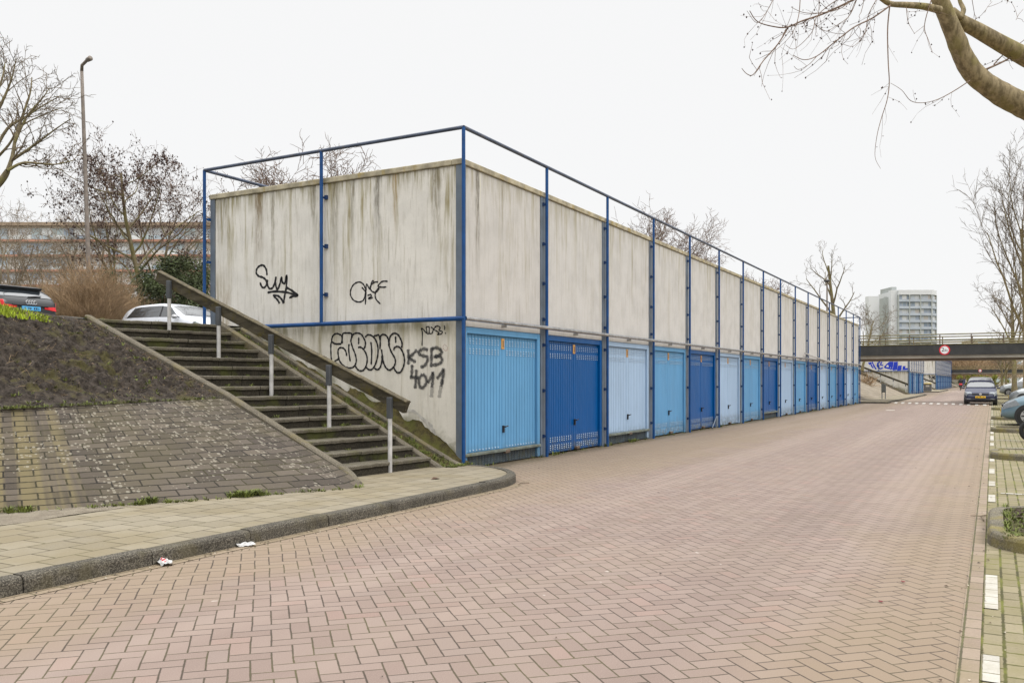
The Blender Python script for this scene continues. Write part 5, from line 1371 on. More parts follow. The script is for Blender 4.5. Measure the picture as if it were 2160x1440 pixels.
    for one in (1,-1):
        patchw('side_window', lambda f: (mid+0.05, hi-0.05-0.52*f), 6.05, 6.95, 8, 4, one=one)
        patchw('side_window', lambda f: (lo+0.10+0.30*f*(1 if shape=='hatch' else 0.6), mid-0.03), 6.05, 6.95, 8, 4, one=one)
        patchw('pillar_trim', lambda f: (mid-0.025, mid+0.045), 6.05, 6.95, 2, 4, off=0.007, mat=m_black, one=one)
        # door handle and mirror
        m = MB(); m.box(-0.45,-0.27,0,0.025,0,0.03,0,0.008); o = m.obj('door_handle', paint, c); q = surf(-0.36,4.6); o.location = (0,q.y*one-(0.0 if one>0 else 0.02),q.z)
        m = MB(); rowsm = []
        for i in range(7):
            th = -math.pi/2+math.pi*i/6; rowsm.append([Vector((0.08*math.cos(th)*math.cos(2*math.pi*j/10), 0.10*math.sin(th), 0.07*math.cos(th)*math.sin(2*math.pi*j/10))) for j in range(11)])
        m.grid(rowsm); o = m.obj('mirror', paint, c, True); o.location = (hi-0.18, one*(halfw(hi)+0.07), belt(hi)+0.06)
        m = MB(); m.box(-0.02,0.03,-0.04,0.04,-0.05,-0.02)
        # lamps
        m = MB(); rows_ = []
        for j in range(11):
            q_ = j/10; v = 3.75+4.75*q_; sa = h-0.52+0.34*min(1,q_*1.6); sb = h-0.045-0.02*q_
            rows_.append([(lambda p: Vector((p.x+0.007, (p.y+0.008)*one, p.z+0.009)))(surf(sa+(sb-sa)*i/6, v)) for i in range(7)])
        m.grid(rows_); m.obj('headlight', m_lens, c, True)
        m = MB(); rows_ = []
        for j in range(5):
            v = tl0+1.0*j/4
            rows_.append([(lambda p: Vector((p.x-0.012, (p.y+0.010)*one, p.z)))(surf(-h+0.03+(0.26-0.10*j/4)*i/6, v)) for i in range(7)])
        m.grid(rows_)
        qa, qb = surf(-h+0.03,tl0), surf(-h+0.03,tl0+1.0); k_ = -h-0.006
        m.grid([[Vector((k_+0.02*t_, (qa.y*(1-0.45*t_)+0.006*(1-t_))*one, qa.z+(qb.z-qa.z)*0.42*t_)) for t_ in (0,0.25,0.5,0.75,1)], [Vector((k_+0.02*(1-t_)+0.01, (qb.y*(1-0.45*t_)+0.006*(1-t_))*one, qb.z-(qb.z-qa.z)*0.12*t_)) for t_ in (0,0.25,0.5,0.75,1)]])
        m.obj('tail_light', m_tail, c, True)
        for sx in (h*0.66, -h*0.64):
            yo = halfw(sx)*one
            m = MB(); m.tube([(sx,yo-0.22*one,0.31),(sx,yo+0.004*one,0.31)],0.365,28); m.obj('wheel_arch', m_black, c)
            m = MB(); m.tube([(sx,yo-0.20*one,0.31),(sx,yo-0.01*one,0.31),(sx,yo+0.014*one,0.31)],[0.31,0.31,0.285],28); wo = m.obj('wheel', m_tyre, c)
            m = MB(); m.tube([(sx,yo+0.010*one,0.31),(sx,yo+0.022*one,0.31)],0.20,24)
            m.obj('rim', m_rim, wo)
            m = MB()
            for k in range(7):
                a = 2*math.pi*k/7; m.obox((sx+0.06*math.cos(a),yo+0.024*one,0.31+0.06*math.sin(a)),(sx+0.18*math.cos(a),yo+0.024*one,0.31+0.18*math.sin(a)),0.045,0.004,0,(0,1,0))
            m.obj('rim_slot', m_black, wo)
    # front grille, bumper slot, plates
    zf = 0.5
    m = MB(); m.box(h-0.04,h+0.012,-hw*0.62,hw*0.62,0.26,0.36,0,0.01); m.box(h-0.10,h-0.012,-hw*0.5,hw*0.5,0.585,0.655,0,0.01); m.obj('grille', m_black, c)
    if plate:
        m = MB(); m.box(h+0.004,h+0.022,-0.26,0.26,0.40,0.51,0,0.004)
        for k in range(8):
            if k in (2,5): continue
            m.box(h+0.022,h+0.0235,-0.20+k*0.052,-0.17+k*0.052,0.425,0.485,1)
        m.obj('number_plate', [plate, m_black], c)
        pz = 0.14 if shape == 'wagon' else 0.0
        m = MB(); m.box(-h-0.022,-h+0.01,-0.26,0.26,0.56+pz,0.67+pz,0,0.004)
        for k in range(7):
            if k in (2,5): continue
            m.box(-h-0.0235,-h-0.022,-0.15+k*0.052,-0.12+k*0.052,0.585+pz,0.645+pz,1)
        # the last character, an N
        for (ya,za,yb,zb_) in ((-0.17,0.585+pz,-0.17,0.645+pz),(-0.21,0.585+pz,-0.21,0.645+pz),(-0.17,0.645+pz,-0.21,0.585+pz)):
            m.obox((-h-0.0232,ya,za),(-h-0.0232,yb,zb_),0.0025,0.011,1,(1,0,0))
        m.obj('number_plate', [plate, m_black], c)
    # rear trim
    bz = 0.10 if shape == 'wagon' else 0.0
    m = MB(); m.box(-h-0.008,-h+0.05,-hw*0.55,hw*0.55,0.70+bz+0.02,0.735+bz+0.02,0,0.006); m.obj('boot_trim', m_black, c)
    return c
p_white = car_paint('white_paint_car', (0.66,0.68,0.72)); p_black = car_paint('black_paint_car', (0.010,0.011,0.012), 0.0, 0.35, 0.12); p_navy = car_paint('navy_paint_car', (0.004,0.008,0.040), 0.0, 0.3, 0.25)
p_teal = car_paint('teal_paint_car', (0.15,0.235,0.29), 0.2); p_silver = car_paint('silver_paint_car', (0.42,0.44,0.45), 0.5); p_grey = car_paint('grey_paint_car', (0.22,0.24,0.24), 0.4); p_bk2 = car_paint('dark_brown_paint_car', (0.03,0.024,0.022))
UPZ = 2.36
wc = car('parked_car', 'white hatchback parked on the upper level behind the top of the stairs', ground_at(378,27.6,UPZ+0.02), R(-90), 3.97, 1.68, 1.46, p_white, 'hatch')
ac = car('parked_car', 'black estate car with a blue plate seen from behind over the grass', ground_at(-36,24.6,UPZ+0.24), R(90), 4.5, 1.82, 1.44, p_black, 'wagon', m_bplate)
# four chrome rings and a rear wiper on the estate, a spoiler over its window
h_ = 4.5/2
m = MB()
for k in range(4):
    yy = 0.105 - k*0.07; ring = [(-h_-0.004+0.02*0, yy+0.048*math.cos(2*math.pi*i/20), 0.92+0.048*math.sin(2*math.pi*i/20)) for i in range(21)]
    m.tube([(a-0.012,b,c_) for a,b,c_ in ring],0.006,5,0,False)
m.obj('badge', m_chrome, ac)
m = MB(); m.obox((-h_+0.17,-0.02,1.08),(-h_+0.23,-0.42,1.13),0.03,0.02); m.obj('rear_wiper', m_black, ac)
m = MB(); m.prism([(-h_+0.42,1.36),(-h_+0.78,1.42),(-h_+0.78,1.40),(-h_+0.50,1.29)], lambda a,b,t: (a,t,b), -0.58, 0.58); m.obj('spoiler', p_black, ac)
# aerial
bc = car('driving_car', 'dark blue hatchback with a yellow plate coming along the road by the speed hump', (47.0,-6.60,0.02), R(180), 3.97, 1.68, 1.43, p_navy, 'hatch', m_yplate)
m = MB(); m.tube([(3.97/2+0.004,0,0.625),(3.97/2+0.03,0,0.625)],0.065,20); o = m.obj('badge', m_chrome, bc)
m = MB()
for a,b in (((-0.035,0.655),(-0.012,0.60)),((-0.012,0.60),(0.0,0.63)),((0.0,0.63),(0.012,0.60)),((0.012,0.60),(0.035,0.655))):
    m.obox((3.97/2+0.032,a[0],a[1]),(3.97/2+0.032,b[0],b[1]),0.003,0.008,0,(1,0,0))
m.obj('badge_mark', m_navy if False else m_black, o)
m = MB(); m.box(3.97/2-0.005,3.97/2+0.004,0.48,0.70,0.33,0.37,0,0.004); m.box(3.97/2-0.005,3.97/2+0.004,-0.70,-0.48,0.33,0.37,0,0.004); m.obj('fog_light', m_lens, bc)
car('driving_car', 'dark taller car close behind the dark blue hatchback', (56.0,-6.5,0.0), R(180), 4.4, 1.84, 1.66, p_bk2, 'van')
PG = 'cars parked nose to the road'
car('parked_car', 'teal blue car nosing out of the nearest parking bay', (20.6,-9.54,0.0), R(90), 4.2, 1.76, 1.46, p_teal, 'hatch', m_yplate, PG)
car('parked_car', 'silver car nose beside the nearer tree trunk', (47.5,-10.1,0.0), R(90), 4.1, 1.72, 1.44, p_silver, 'hatch', m_yplate, PG)
car('parked_car', 'grey car parked left of the slimmer tree trunk', (83.4,-9.95,0.0), R(90), 4.3, 1.78, 1.44, p_grey, 'hatch', m_yplate, PG)
car('parked_car', 'white car parked just beyond the grey one', (92.0,-10.3,0.0), R(90), 4.3, 1.78, 1.5, p_white, 'hatch', m_yplate, PG)
car('parked_car', 'tall white car parked farther along behind the white one', (103.0,-10.8,0.0), R(90), 4.4, 1.8, 1.8, p_white, 'van', m_yplate, PG)
car('parked_car', 'silver car parked farthest away before the thin twin trunks', (116.0,-10.2,0.0), R(90), 4.3, 1.76, 1.46, p_silver, 'hatch', m_yplate, PG)

# scooter at the picture edge
sc = thing('motor_scooter', 'dark motor scooter standing between the parking bays at the picture edge', 'scooter', (11.6,-8.43,0), R(90))
def wheel_tube(name, cx, r, par, tr=0.05):
    m = MB(); m.tube([(cx+(r-tr)*math.cos(2*math.pi*i/24),0,r+(r-tr)*math.sin(2*math.pi*i/24)) for i in range(25)],tr,8,0,False); o = m.obj(name, m_tyre, par, True)
    m = MB(); m.tube([(cx,-0.03,r),(cx,0.03,r)],r-0.13,18); m.obj('rim', m_black, o); return o
wheel_tube('wheel', 0.45, 0.26, sc); wheel_tube('wheel', -0.75, 0.26, sc)
m = MB(); m.prism([(0.50,0.55),(0.30,1.0),(0.20,1.02),(0.22,0.45),(-0.10,0.32),(-0.35,0.34),(-0.45,0.72),(-1.0,0.80),(-1.05,0.66),(-0.85,0.50),(-0.45,0.25),(0.15,0.22),(0.38,0.42)], lambda a,b,t: (a,t,b), -0.16, 0.16); m.obj('fairing', p_black, sc)
m = MB(); m.box(-1.0,-0.38,-0.13,0.13,0.80,0.88,0,0.03); m.obj('seat', m_black, sc)
m = MB(); m.tube([(0.20,-0.34,1.05),(0.24,0,1.03),(0.20,0.34,1.05)],0.018,8); m.obj('handlebar', m_black, sc)
m = MB(); m.tube([(0.45,0.08,0.26),(0.36,0.08,0.62)],0.025,8); m.tube([(0.45,-0.08,0.26),(0.36,-0.08,0.62)],0.025,8); m.obj('fork', m_white, sc)
m = MB(); m.box(0.43,0.50,0.12,0.17,0.58,0.66,0,0.01); m.obj('indicator', m_plate_o, sc)
m = MB(); m.box(0.44,0.52,-0.07,0.07,0.66,0.80,0,0.02); m.obj('headlight', m_lens, sc)
m = MB(); m.prism([(0.40,0.85),(0.30,1.25),(0.29,1.25),(0.36,0.85)], lambda a,b,t: (a,t,b), -0.15, 0.15); m.obj('windshield', m_chrome, sc)

# ------------------------------------------------------------------ kerb islands in the parking lane
m_isoil = ground_mat('island_soil', (0.05,0.036,0.026), (0.11,0.082,0.06), (0.20,0.16,0.12), 12.0, (0.12,0.13,0.03))
def island(x0, x1, label, soil, seed):
    t = thing('kerb_island', label, 'kerb island', (x0,-7.15,0), 0, 'kerb islands between the parking bays')
    L_ = x1-x0; W_ = 4.4; r = min(0.5, L_*0.45)
    def outline(ins):
        p = []
        for cx_, cy_, a0 in ((r,-r,90),(L_-r,-r,0),(L_-r,-W_+r,-90),(r,-W_+r,180)):
            rng = range(0,7)
            for i in rng:
                a = R(a0+ (90-15*i)) if False else R(a0+90-15*i)
                p.append((cx_+(r-ins)*math.cos(a), cy_+(r-ins)*math.sin(a)))
        return p
    o_, i_ = outline(0.0), outline(0.13); n = len(o_); mb = MB()
    lv = [(o_,-0.03),(outline(0.004),0.085),(outline(0.02),0.112),(outline(0.035),0.12),(i_,0.12),(i_,0.06)]
    for pl, z in lv: mb.v += [(a,b,z+0.004*mnoise.noise(Vector((a*5,b*5,seed)))) for a,b in pl]
    for k in range(len(lv)-1):
        for i in range(n):
            j = (i+1)%n; mb.f.append((k*n+i,k*n+j,(k+1)*n+j,(k+1)*n+i)); mb.m.append(0)
    mb.obj('kerb_edge', m_kerb_moss, t)
    mb = MB(); mb.poly([(a,b,0.105) for a,b in outline(0.128)]); mb.obj('island_top', m_isoil if soil else m_park, t)
    return t
island(-3.36,-1.05,'mossy kerb island with bare soil, nearest along the road edge',True,1)
island(6.1,7.6,'rounded kerb island with mossy paving, second along the road edge',False,2)
island(15.4,17.0,'kerb island just before the teal car',True,3)
island(24.0,25.2,'kerb island just past the teal car',False,4)
island(36.0,37.4,'low kerb island beside the speed hump',False,5)
island(62.0,64.5,'kerb island at the foot of the nearer tree trunk',True,6)
island(78.5,81.0,'far kerb island at the foot of the slimmer tree trunk',True,7)

# ------------------------------------------------------------------ bridges
def text_mesh(body, size):
    cu = bpy.data.curves.new('lettering', 'FONT'); cu.body = body; cu.size = size; cu.extrude = 0.002; cu.align_x = 'LEFT'
    o = bpy.data.objects.new('lettering_source', cu); C.objects.link(o)
    me = bpy.data.meshes.new_from_object(o.evaluated_get(bpy.context.evaluated_depsgraph_get()))
    bpy.data.objects.remove(o); return me
def bridge(X0, label):
    b = thing('footbridge', label, 'bridge', (X0,0,0), 0, 'low bridges over the street'); y0, y1, wd = -34.0, 7.0, 3.6
    for xx, sgn in ((0.0,1),(wd,-1)):
        for ya, yb in ((y0,-21.0),(-20.98,-13.0),(-12.98,-4.6),(-4.58,y1)):
            m = MB(); m.box(xx,xx+0.12*sgn,ya,yb,3.03,3.66,0,0.008); m.obj('fascia_panel', m_fascia, b)
        m = MB(); m.box(xx-0.03*sgn,xx+0.22*sgn,y0,y1,3.663,3.73,0,0.01); m.obj('edge_beam', m_woodrail, b)
        m = MB(); m.box(xx+0.16*sgn,xx+0.5*sgn,y0,y1,2.83,3.20,0,0.01); m.obj('girder', m_cream, b)
        for z, r_ in ((4.33,0.035),(3.97,0.045)):
            m = MB(); m.tube([(xx+0.1*sgn,y0,z),(xx+0.1*sgn,y1,z)],r_,8); m.obj('rail', m_woodrail, b)
        yy = y1-0.8
        while yy > y0:
            m = MB(); m.box(xx+0.085*sgn-0.02,xx+0.085*sgn+0.02,yy-0.03,yy+0.03,3.72,4.33); m.obj('rail_post', m_rust, b); yy -= 1.75
    m = MB(); m.box(0.52,wd-0.52,y0,y1,2.72,3.5); m.box(0.13,wd-0.13,y0,y1,3.5,3.62); m.obj('deck', m_brownsoffit, b)
    for yy in (-13.5,5.4):
        m = MB(); m.box(0.9,wd-0.9,yy-0.25,yy+0.25,0,2.72); m.obj('pier', m_cream, b)
    return b
b1 = bridge(49.4,'low dark fronted footbridge with mossy rails crossing just beyond the long garage block')
b2 = bridge(186.0,'second, far smaller dark bridge seen beneath the near bridge')
def road_sign(px, py, X, label):
    p = on_x(px, py, X-0.02); t = thing('height_sign', label, 'traffic sign', (X-0.02,p.y,p.z-0.0), 0, 'round height limit signs on the bridges')
    m = MB(); m.tube([(-0.02,0,0),(0.005,0,0)],0.315,36); m.obj('red_ring', m_signred, t)
    m = MB(); m.tube([(-0.026,0,0),(-0.0205,0,0)],0.235,36); m.obj('white_face', m_signwhite, t)
    for body, sz, yy, zz in (('2',0.30,0.185,-0.085),(',8m',0.17,0.035,-0.085)):
        o = link('lettering', text_mesh(body, sz), t); o.data.materials.append(m_black)
        o.location = (-0.029, yy, zz); o.rotation_euler = (R(90),0,R(-90)); o.scale = (0.88 if sz < 0.2 else 1.15,1.15,1)
    return t
road_sign(1992.5,738,49.4,'round red and white 2,8m height sign on the near bridge')
road_sign(2067.5,781.5,186.0,'tiny round red and white height sign on the far bridge')

# ------------------------------------------------------------------ street furniture
def lamp_post():
    base = ground_at(193,29.5,2.38); t = thing('street_lamp', 'tall slightly leaning grey street lamp above the brown bush', 'street lamp', base)
    top = at_w(172.5,150,29.5)-base; hd0 = at_w(173,138,29.4)-base; hd1 = at_w(184,127,29.0)-base; hd2 = at_w(191,123,28.9)-base
    m = MB(); sp = [Vector((0,0,0)).lerp(top,i/8) for i in range(9)]; m.tube(sp,[0.085-0.004*i for i in range(9)],12); m.obj('pole', m_lamp, t, True)
    m = MB(); m.tube([top,hd0,hd1],[0.055,0.05,0.05],10); m.tube([hd1,hd2],[0.07,0.085],10); m.obj('lamp_head', m_lamp, t, True)
lamp_post()
base = ground_at(1744.5,62,2.38); t = thing('street_lamp', 'slim lamp post with a flat round head by the pruned tree', 'street lamp', base)
ht = 1.4+(803-594)*62/F-2.38
m = MB(); m.tube([(0,0,0),(0,0,ht)],[0.07,0.05],8); m.obj('pole', m_lamp, t)
m = MB(); m.tube([(0,0,ht-0.04),(0,0,ht+0.05),(0,0,ht+0.12),(0,0,ht+0.14)],[0.10,0.24,0.20,0.05],14); m.obj('lamp_head', m_fascia, t)
m_cabinet = plain('cabinet_grey', (0.12,0.13,0.125), 0.6, 0.2, 6.0)
pc = Vector((56.2,-0.35,0.107)); t = thing('utility_cabinet', 'small grey cabinet on two legs at the kerb beyond the garages', 'cabinet', pc)
for yy in (-0.11,0.11):
    m = MB(); m.box(-0.03,0.03,yy-0.025,yy+0.025,0,0.46); m.obj('leg', m_col, t)
m = MB(); m.box(-0.10,0.10,-0.15,0.15,0.46,1.06,0,0.015); m.box(-0.115,0.115,-0.165,0.165,1.06,1.08,0,0.005); m.obj('box', m_cabinet, t)
m = MB(); m.box(-0.106,-0.099,-0.12,0.12,0.50,1.02,0,0.002); m.obj('door', m_cabinet, t)
pc = Vector((109.5,-0.1,0.107)); t = thing('waste_container', 'grey waste container with a yellow topped lid near the second garage block', 'waste container', pc)
m = MB(); m.box(-0.5,0.5,-0.42,0.42,0.0,0.92,0,0.05); m.obj('body', plain('bin_grey',(0.10,0.10,0.105),0.6), t)
m = MB(); m.prism([(-0.52,0.925),(0.52,0.925),(0.46,1.10),(-0.46,1.10)], lambda a,b,q: (a,q,b), -0.44, 0.44); m.obj('lid', plain('lid_cream',(0.62,0.58,0.45),0.6), t)
m = MB(); m.box(-0.53,-0.522,-0.42,0.42,0.93,1.0); m.obj('lid_band', plain('band_yellow',(0.7,0.5,0.03),0.6), t)
m = MB(); m.box(-0.508,-0.502,-0.2,0.2,0.55,0.75); m.obj('label_panel', m_cream, t)

# ------------------------------------------------------------------ cyclist
def cyclist():
    pos = ground_at(2026,128,0.0)
    bk = thing('bicycle', 'black bicycle ridden away down the middle of the street', 'bicycle', pos, R(4))
    for cx_, r in ((0.55,0.34),(-0.52,0.34)):
        m = MB(); m.tube([(cx_+(r-0.02)*math.cos(2*math.pi*i/24),0,r+(r-0.02)*math.sin(2*math.pi*i/24)) for i in range(25)],0.025,6,0,False)
        for k in range(8): m.tube([(cx_,0,r),(cx_+(r-0.03)*math.cos(k*math.pi/4),0,r+(r-0.03)*math.sin(k*math.pi/4))],0.003,3,0,False)
        m.obj('wheel', m_tyre, bk)
    m = MB()
    for a,b in (((-0.52,0.34),(-0.08,0.30)),((-0.08,0.30),(0.38,0.80)),((-0.08,0.30),(-0.20,0.85)),((-0.20,0.80),(0.36,0.88)),((-0.52,0.34),(-0.2,0.8)),((0.36,0.95),(0.55,0.34))): m.tube([(a[0],0,a[1]),(b[0],0,b[1])],0.016,6)
    m.obj('frame', m_black, bk)
    m = MB(); m.tube([(0.20,-0.30,1.08),(0.36,-0.08,1.06),(0.36,0.08,1.06),(0.20,0.30,1.08)],0.014,6); m.obj('handlebar', m_black, bk)
    m = MB(); m.box(-0.36,-0.10,-0.09,0.09,0.90,0.97,0,0.02); m.obj('saddle', m_black, bk)
    m = MB(); m.box(-0.72,-0.30,-0.08,0.08,0.72,0.75); m.obj('rear_rack', m_black, bk)
    m = MB(); m.box(-0.72,-0.40,-0.22,0.22,0.76,1.02,0,0.05); o = m.obj('bag', m_red); o.location = pos; o.rotation_euler = (0,0,R(4)); tag(o, 'red bag carried on the back of the bicycle', 'bag')
    # rider: one skinned figure, seen from behind
    J = [((-0.18,0,1.02),0.155),((-0.14,0,1.22),0.155),((-0.06,0,1.42),0.17),((-0.02,0,1.54),0.09),((0.02,0,1.62),0.06),((0.05,0,1.70),0.095),((0.06,0,1.79),0.09),
         ((-0.04,0.19,1.46),0.075),((0.10,0.25,1.24),0.06),((0.22,0.27,1.12),0.045),((-0.04,-0.19,1.46),0.075),((0.10,-0.25,1.24),0.06),((0.22,-0.27,1.12),0.045),
         ((-0.10,0.10,0.98),0.11),((0.18,0.13,0.86),0.085),((0.00,0.14,0.46),0.055),((0.08,0.14,0.40),0.05),((-0.10,-0.10,0.98),0.11),((0.12,-0.13,0.70),0.085),((-0.10,-0.14,0.26),0.055),((0.00,-0.14,0.20),0.05),
         ((0.30,0.27,1.09),0.03),((0.30,-0.27,1.09),0.03)]
    E = [(0,1),(1,2),(2,3),(3,4),(4,5),(5,6),(2,7),(7,8),(8,9),(9,21),(2,10),(10,11),(11,12),(12,22),(0,13),(13,14),(14,15),(15,16),(0,17),(17,18),(18,19),(19,20)]
    me = bpy.data.meshes.new('person'); me.from_pydata([j[0] for j in J], E, [])
    o = link('person', me); o.location = pos; o.rotation_euler = (0,0,R(4))
    md = o.modifiers.new('skin','SKIN')
    for i, (p, r) in enumerate(J): me.skin_vertices[0].data[i].radius = (r, r)
    me.skin_vertices[0].data[0].use_root = True
    sb = o.modifiers.new('sub','SUBSURF'); sb.levels = 1; sb.render_levels = 2
    me.materials.append(m_cloth)
    tag(o, 'person in dark clothes riding a bicycle away, seen from behind', 'person')
    m = MB(); rows = []
    for i in range(8):
        th = -0.3+(math.pi/2+0.3)*i/7; rows.append([Vector((0.055+0.10*math.cos(th)*math.cos(2*math.pi*j/12),0.10*math.cos(th)*math.sin(2*math.pi*j/12),1.74+0.115*math.sin(th))) for j in range(13)])
    m.grid(rows); m.obj('hair', m_seed, o, True)
    for s in (1,-1):
        m = MB(); m.box(0.28,0.35,s*0.27-0.04,s*0.27+0.04,1.06,1.11,0,0.02); m.obj('glove', m_cloth, o)
cyclist()

# ------------------------------------------------------------------ far buildings
def uvquad(mb_list, name, mat, parent, quads):
    mb = MB(); uvs = []
    for (a,b,c,d,u0,u1,v0,v1) in quads:
        mb.quad(a,b,c,d); uvs += [(u0,v0),(u1,v0),(u1,v1),(u0,v1)]
    me = mb.mesh(name, mat, False, False); ul = me.uv_layers.new(name='UVMap')
    for lp in me.loops: ul.data[lp.index].uv = uvs[lp.vertex_index]
    return link(name, me, parent)
m_tw_wall = plain('tower_white', (0.62,0.63,0.65), 0.8, 0.06, 0.05)
m_tw_grey = plain('tower_grey', (0.36,0.38,0.37), 0.8, 0.08, 0.05)
m_tw_slab = plain('tower_slab', (0.30,0.34,0.40), 0.8, 0.1, 0.2)
m_tw_win = facade_bands('tower_windows', 1.7, 2.9, [(0.46,0.50,0.55),(0.33,0.38,0.46),(0.60,0.61,0.62),(0.48,0.45,0.42),(0.26,0.31,0.38),(0.54,0.56,0.58)], 1.0)
m_fl_win = facade_bands('flat_windows', 1.9, 2.8, [(0.55,0.56,0.57),(0.40,0.46,0.50),(0.68,0.69,0.68),(0.45,0.52,0.53),(0.60,0.55,0.50),(0.34,0.40,0.48),(0.72,0.73,0.72)], 2.0)
m_fl_bal = plain('flat_balustrade', (0.50,0.25,0.17), 0.8, 0.2, 0.3)
m_fl_roof = plain('flat_roof_edge', (0.36,0.27,0.19), 0.9, 0.15, 0.3)
m_fl_slab = plain('flat_slab', (0.62,0.54,0.45), 0.9, 0.15, 0.3)
def tower():
    w = 350.0; o = ground_at(1905, w, 0.0)
    t = thing('tower_block', 'pale grey white tower block standing beyond the bridge', 'tower block', o)
    RX, FW = RIGHT.copy(), FWD.copy()
    px2 = lambda px: (px-1905)*w/F
    zz = lambda py: 1.4+(803-py)*w/F
    def block(nm, xa, xb, da, db, z0, z1, mat):
        mb = MB(); P = lambda r_, f, z: RX*r_+FW*f+Vector((0,0,z))
        ra = ((xa-CX)*(w+db)-(1905-CX)*w)/F 
        mb.prism([(ra,da),(px2(xb),da),(px2(xb),db),(ra,db)], lambda a,b,z: P(a,b,z), z0, z1); return mb.obj(nm, mat, t)
    block('side_wing',1825,1866,5,8.5,-2.4,zz(622),m_tw_wall); block('lift_core',1857,1912,9,20,-2.4,zz(600),m_tw_grey)
    block('recess',1864,1876,2.6,4.9,-2.4,zz(624),m_tw_grey); block('end_wall',1874,1893,0,2.5,-2.4,zz(612),m_tw_wall)
    P = lambda r_, f, z: RX*r_+FW*f+Vector((0,0,z))
    # curved balcony front: two facets
    mb = MB(); pl = [(px2(1893),0.6),(px2(1962),0.2),(px2(1980),3.4),(px2(1980),18),(px2(1893),18)]
    mb.prism(pl, lambda a,b,z: P(a,b,z), -2.4, zz(622)); mb.obj('core_wall', m_tw_grey, t)
    mb = MB(); pl2 = [(px2(1893),-1.0),(px2(1962),-1.5),(px2(1980.5),1.8),(px2(1980.5),18),(px2(1893),18)]
    mb.prism(pl2, lambda a,b,z: P(a,b,z), zz(622)+0.01, zz(612)); mb.obj('roof_parapet', m_tw_wall, t)
    nf = 13; ztop = zz(622); fh = ztop/nf
    for k in range(nf):
        z0 = k*fh; z1 = z0+fh
        q = []
        a, b = P(pl[0][0],pl[0][1]-1.1,0), P(pl[1][0],pl[1][1]-1.1,0); c = P(pl[2][0]+0.05,pl[2][1]-1.1,0); L1 = (b-a).length; L2 = (c-b).length
        Z = lambda v, z: Vector((v.x,v.y,z))
        uvquad(None,'window_band',m_tw_win,t,[(Z(a,z0+0.9),Z(b,z0+0.9),Z(b,z1-0.2),Z(a,z1-0.2),0,L1,k*2.9+0.1,k*2.9+2.8),(Z(b,z0+0.9),Z(c,z0+0.9),Z(c,z1-0.2),Z(b,z1-0.2),L1+0.5,L1+0.5+L2,k*2.9+0.1,k*2.9+2.8)])
        mb = MB(); mb.prism([(px2(1893),-1.0),(px2(1962),-1.5),(px2(1980.5),1.8),(px2(1980.5),2.3),(px2(1962),-0.4),(px2(1893),0.3)], lambda a,b,z: P(a,b,z), z0-0.12, z0+0.10); mb.obj('balcony_slab', m_tw_slab, t)
        mb = MB(); mb.prism([(px2(1893.2),-0.98),(px2(1962),-1.48),(px2(1980.3),1.8),(px2(1980.3),1.9),(px2(1962),-1.38),(px2(1893.2),-0.88)], lambda a,b,z: P(a,b,z), z0+0.12, z0+0.95); mb.obj('balustrade', plain('tower_balustrade',(0.43,0.47,0.53),0.6,0.15,0.3) if k == 0 else bpy.data.materials['tower_balustrade'], t)
    for fx in (1893.5,1916,1939,1962,1980):
        d = -1.0 if fx < 1900 else (-1.0-0.5*(fx-1893)/69 if fx <= 1962 else 1.8)
        mb = MB(); mb.prism([(px2(fx)-0.2,d),(px2(fx)+0.2,d),(px2(fx)+0.2,d+1.6),(px2(fx)-0.2,d+1.6)], lambda a,b,z: P(a,b,z), -2.4, ztop-0.01); mb.obj('party_wall', m_tw_grey, t)
tower()
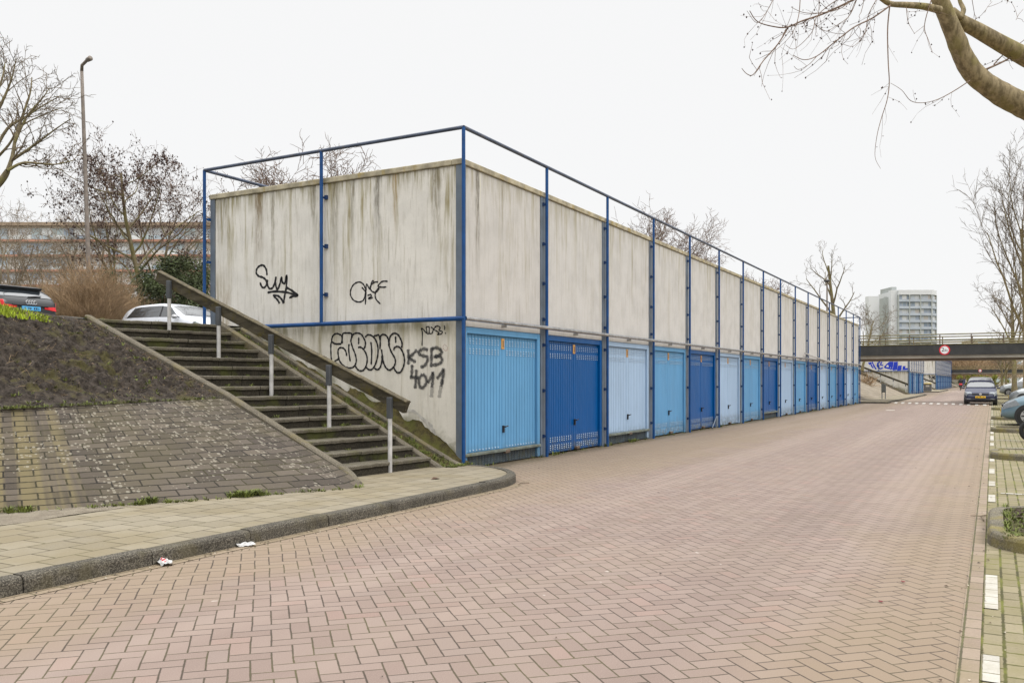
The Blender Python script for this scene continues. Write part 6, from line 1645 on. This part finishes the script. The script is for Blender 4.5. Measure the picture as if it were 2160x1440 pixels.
def flats():
    w = 150.0; o = ground_at(200, w, 2.3)
    t = thing('gallery_flats', 'long gallery flats with rust red balustrades behind the bare trees', 'apartment building', o)
    P = lambda r_, f, z: RIGHT*r_+FWD*f+Vector((0,0,z))
    xa, xb = (-420-200)*w/F, (560-200)*w/F; top = 1.4+(803-471)*w/F-2.3; fh = 31.5*w/F
    mb = MB(); mb.prism([(xa,-0.5),(xb,-0.5),(xb,12),(xa,12)], lambda a,b,z: P(a,b,z), 0, top-0.6); mb.obj('wall', m_fl_slab, t)
    mb = MB(); mb.prism([(xa,-1.2),(xb,-1.2),(xb,12.5),(xa,12.5)], lambda a,b,z: P(a,b,z), top-0.59, top); mb.obj('roof', m_fl_roof, t)
    zt = top-0.6; k = 0
    while zt > 1.0:
        z0 = zt-fh
        a, b = P(xa,-0.55,0), P(xb,-0.55,0); Z = lambda v, z: Vector((v.x,v.y,z))
        uvquad(None,'window_band',m_fl_win,t,[(Z(a,z0+0.75),Z(b,z0+0.75),Z(b,zt-0.35),Z(a,zt-0.35),0,xb-xa,k*2.8+0.1,k*2.8+2.7)])
        mb = MB(); mb.prism([(xa,-1.15),(xb,-1.15),(xb,-1.0),(xa,-1.0)], lambda a_,b_,z: P(a_,b_,z), z0-0.15, z0+0.22); mb.obj('balustrade', m_fl_bal, t)
        uvquad(None,'gallery_screen',m_fl_win,t,[(Z(P(xa,-1.1,0),z0+0.24),Z(P(xb,-1.1,0),z0+0.24),Z(P(xb,-1.1,0),z0+0.95),Z(P(xa,-1.1,0),z0+0.95),3.3,xb-xa+3.3,k*2.8+60,k*2.8+60.9)])
        mb = MB(); mb.prism([(xa,-1.1),(xb,-1.1),(xb,-0.52),(xa,-0.52)], lambda a_,b_,z: P(a_,b_,z), z0-0.13, z0+0.05); mb.obj('gallery_slab', m_fl_slab, t)
        zt = z0; k += 1
flats()
def low_block(px0, px1, w, py_top, label, mats, fl, cat='building'):
    o = ground_at((px0+px1)/2, w, 0.0); t = thing('low_building', label, cat, o); wd = (px1-px0)*w/F/2; top = 1.4+(803-py_top)*w/F
    P = lambda r_, f, z: RIGHT*r_+FWD*f+Vector((0,0,z))
    mb = MB(); mb.prism([(-wd,0),(wd,0),(wd,10),(-wd,10)], lambda a,b,z: P(a,b,z), 0, top); mb.obj('wall', mats[0], t)
    fh = top/fl
    for k in range(fl):
        Z = lambda v, z: Vector((v.x,v.y,z)); a, b = P(-wd+0.4,-0.06,0), P(wd-0.4,-0.06,0)
        uvquad(None,'window_band',mats[1],t,[(Z(a,k*fh+0.9),Z(b,k*fh+0.9),Z(b,k*fh+fh-0.4),Z(a,k*fh+fh-0.4),0,2*wd,k*2.8+0.1,k*2.8+2.7)])
    mb = MB(); mb.prism([(-wd-0.3,-0.3),(wd+0.3,-0.3),(wd+0.3,10.3),(-wd-0.3,10.3)], lambda a,b,z: P(a,b,z), top+0.01, top+0.45); mb.obj('roof', mats[2], t)
low_block(2060,2330,300,719,'distant tan low rise block above the near bridge railing',(m_fl_slab,m_fl_win,m_cream),5)
low_block(1985,2062,310,752,'distant low brown block beyond the second bridge',(m_fl_slab,m_fl_win,m_fl_roof),3)
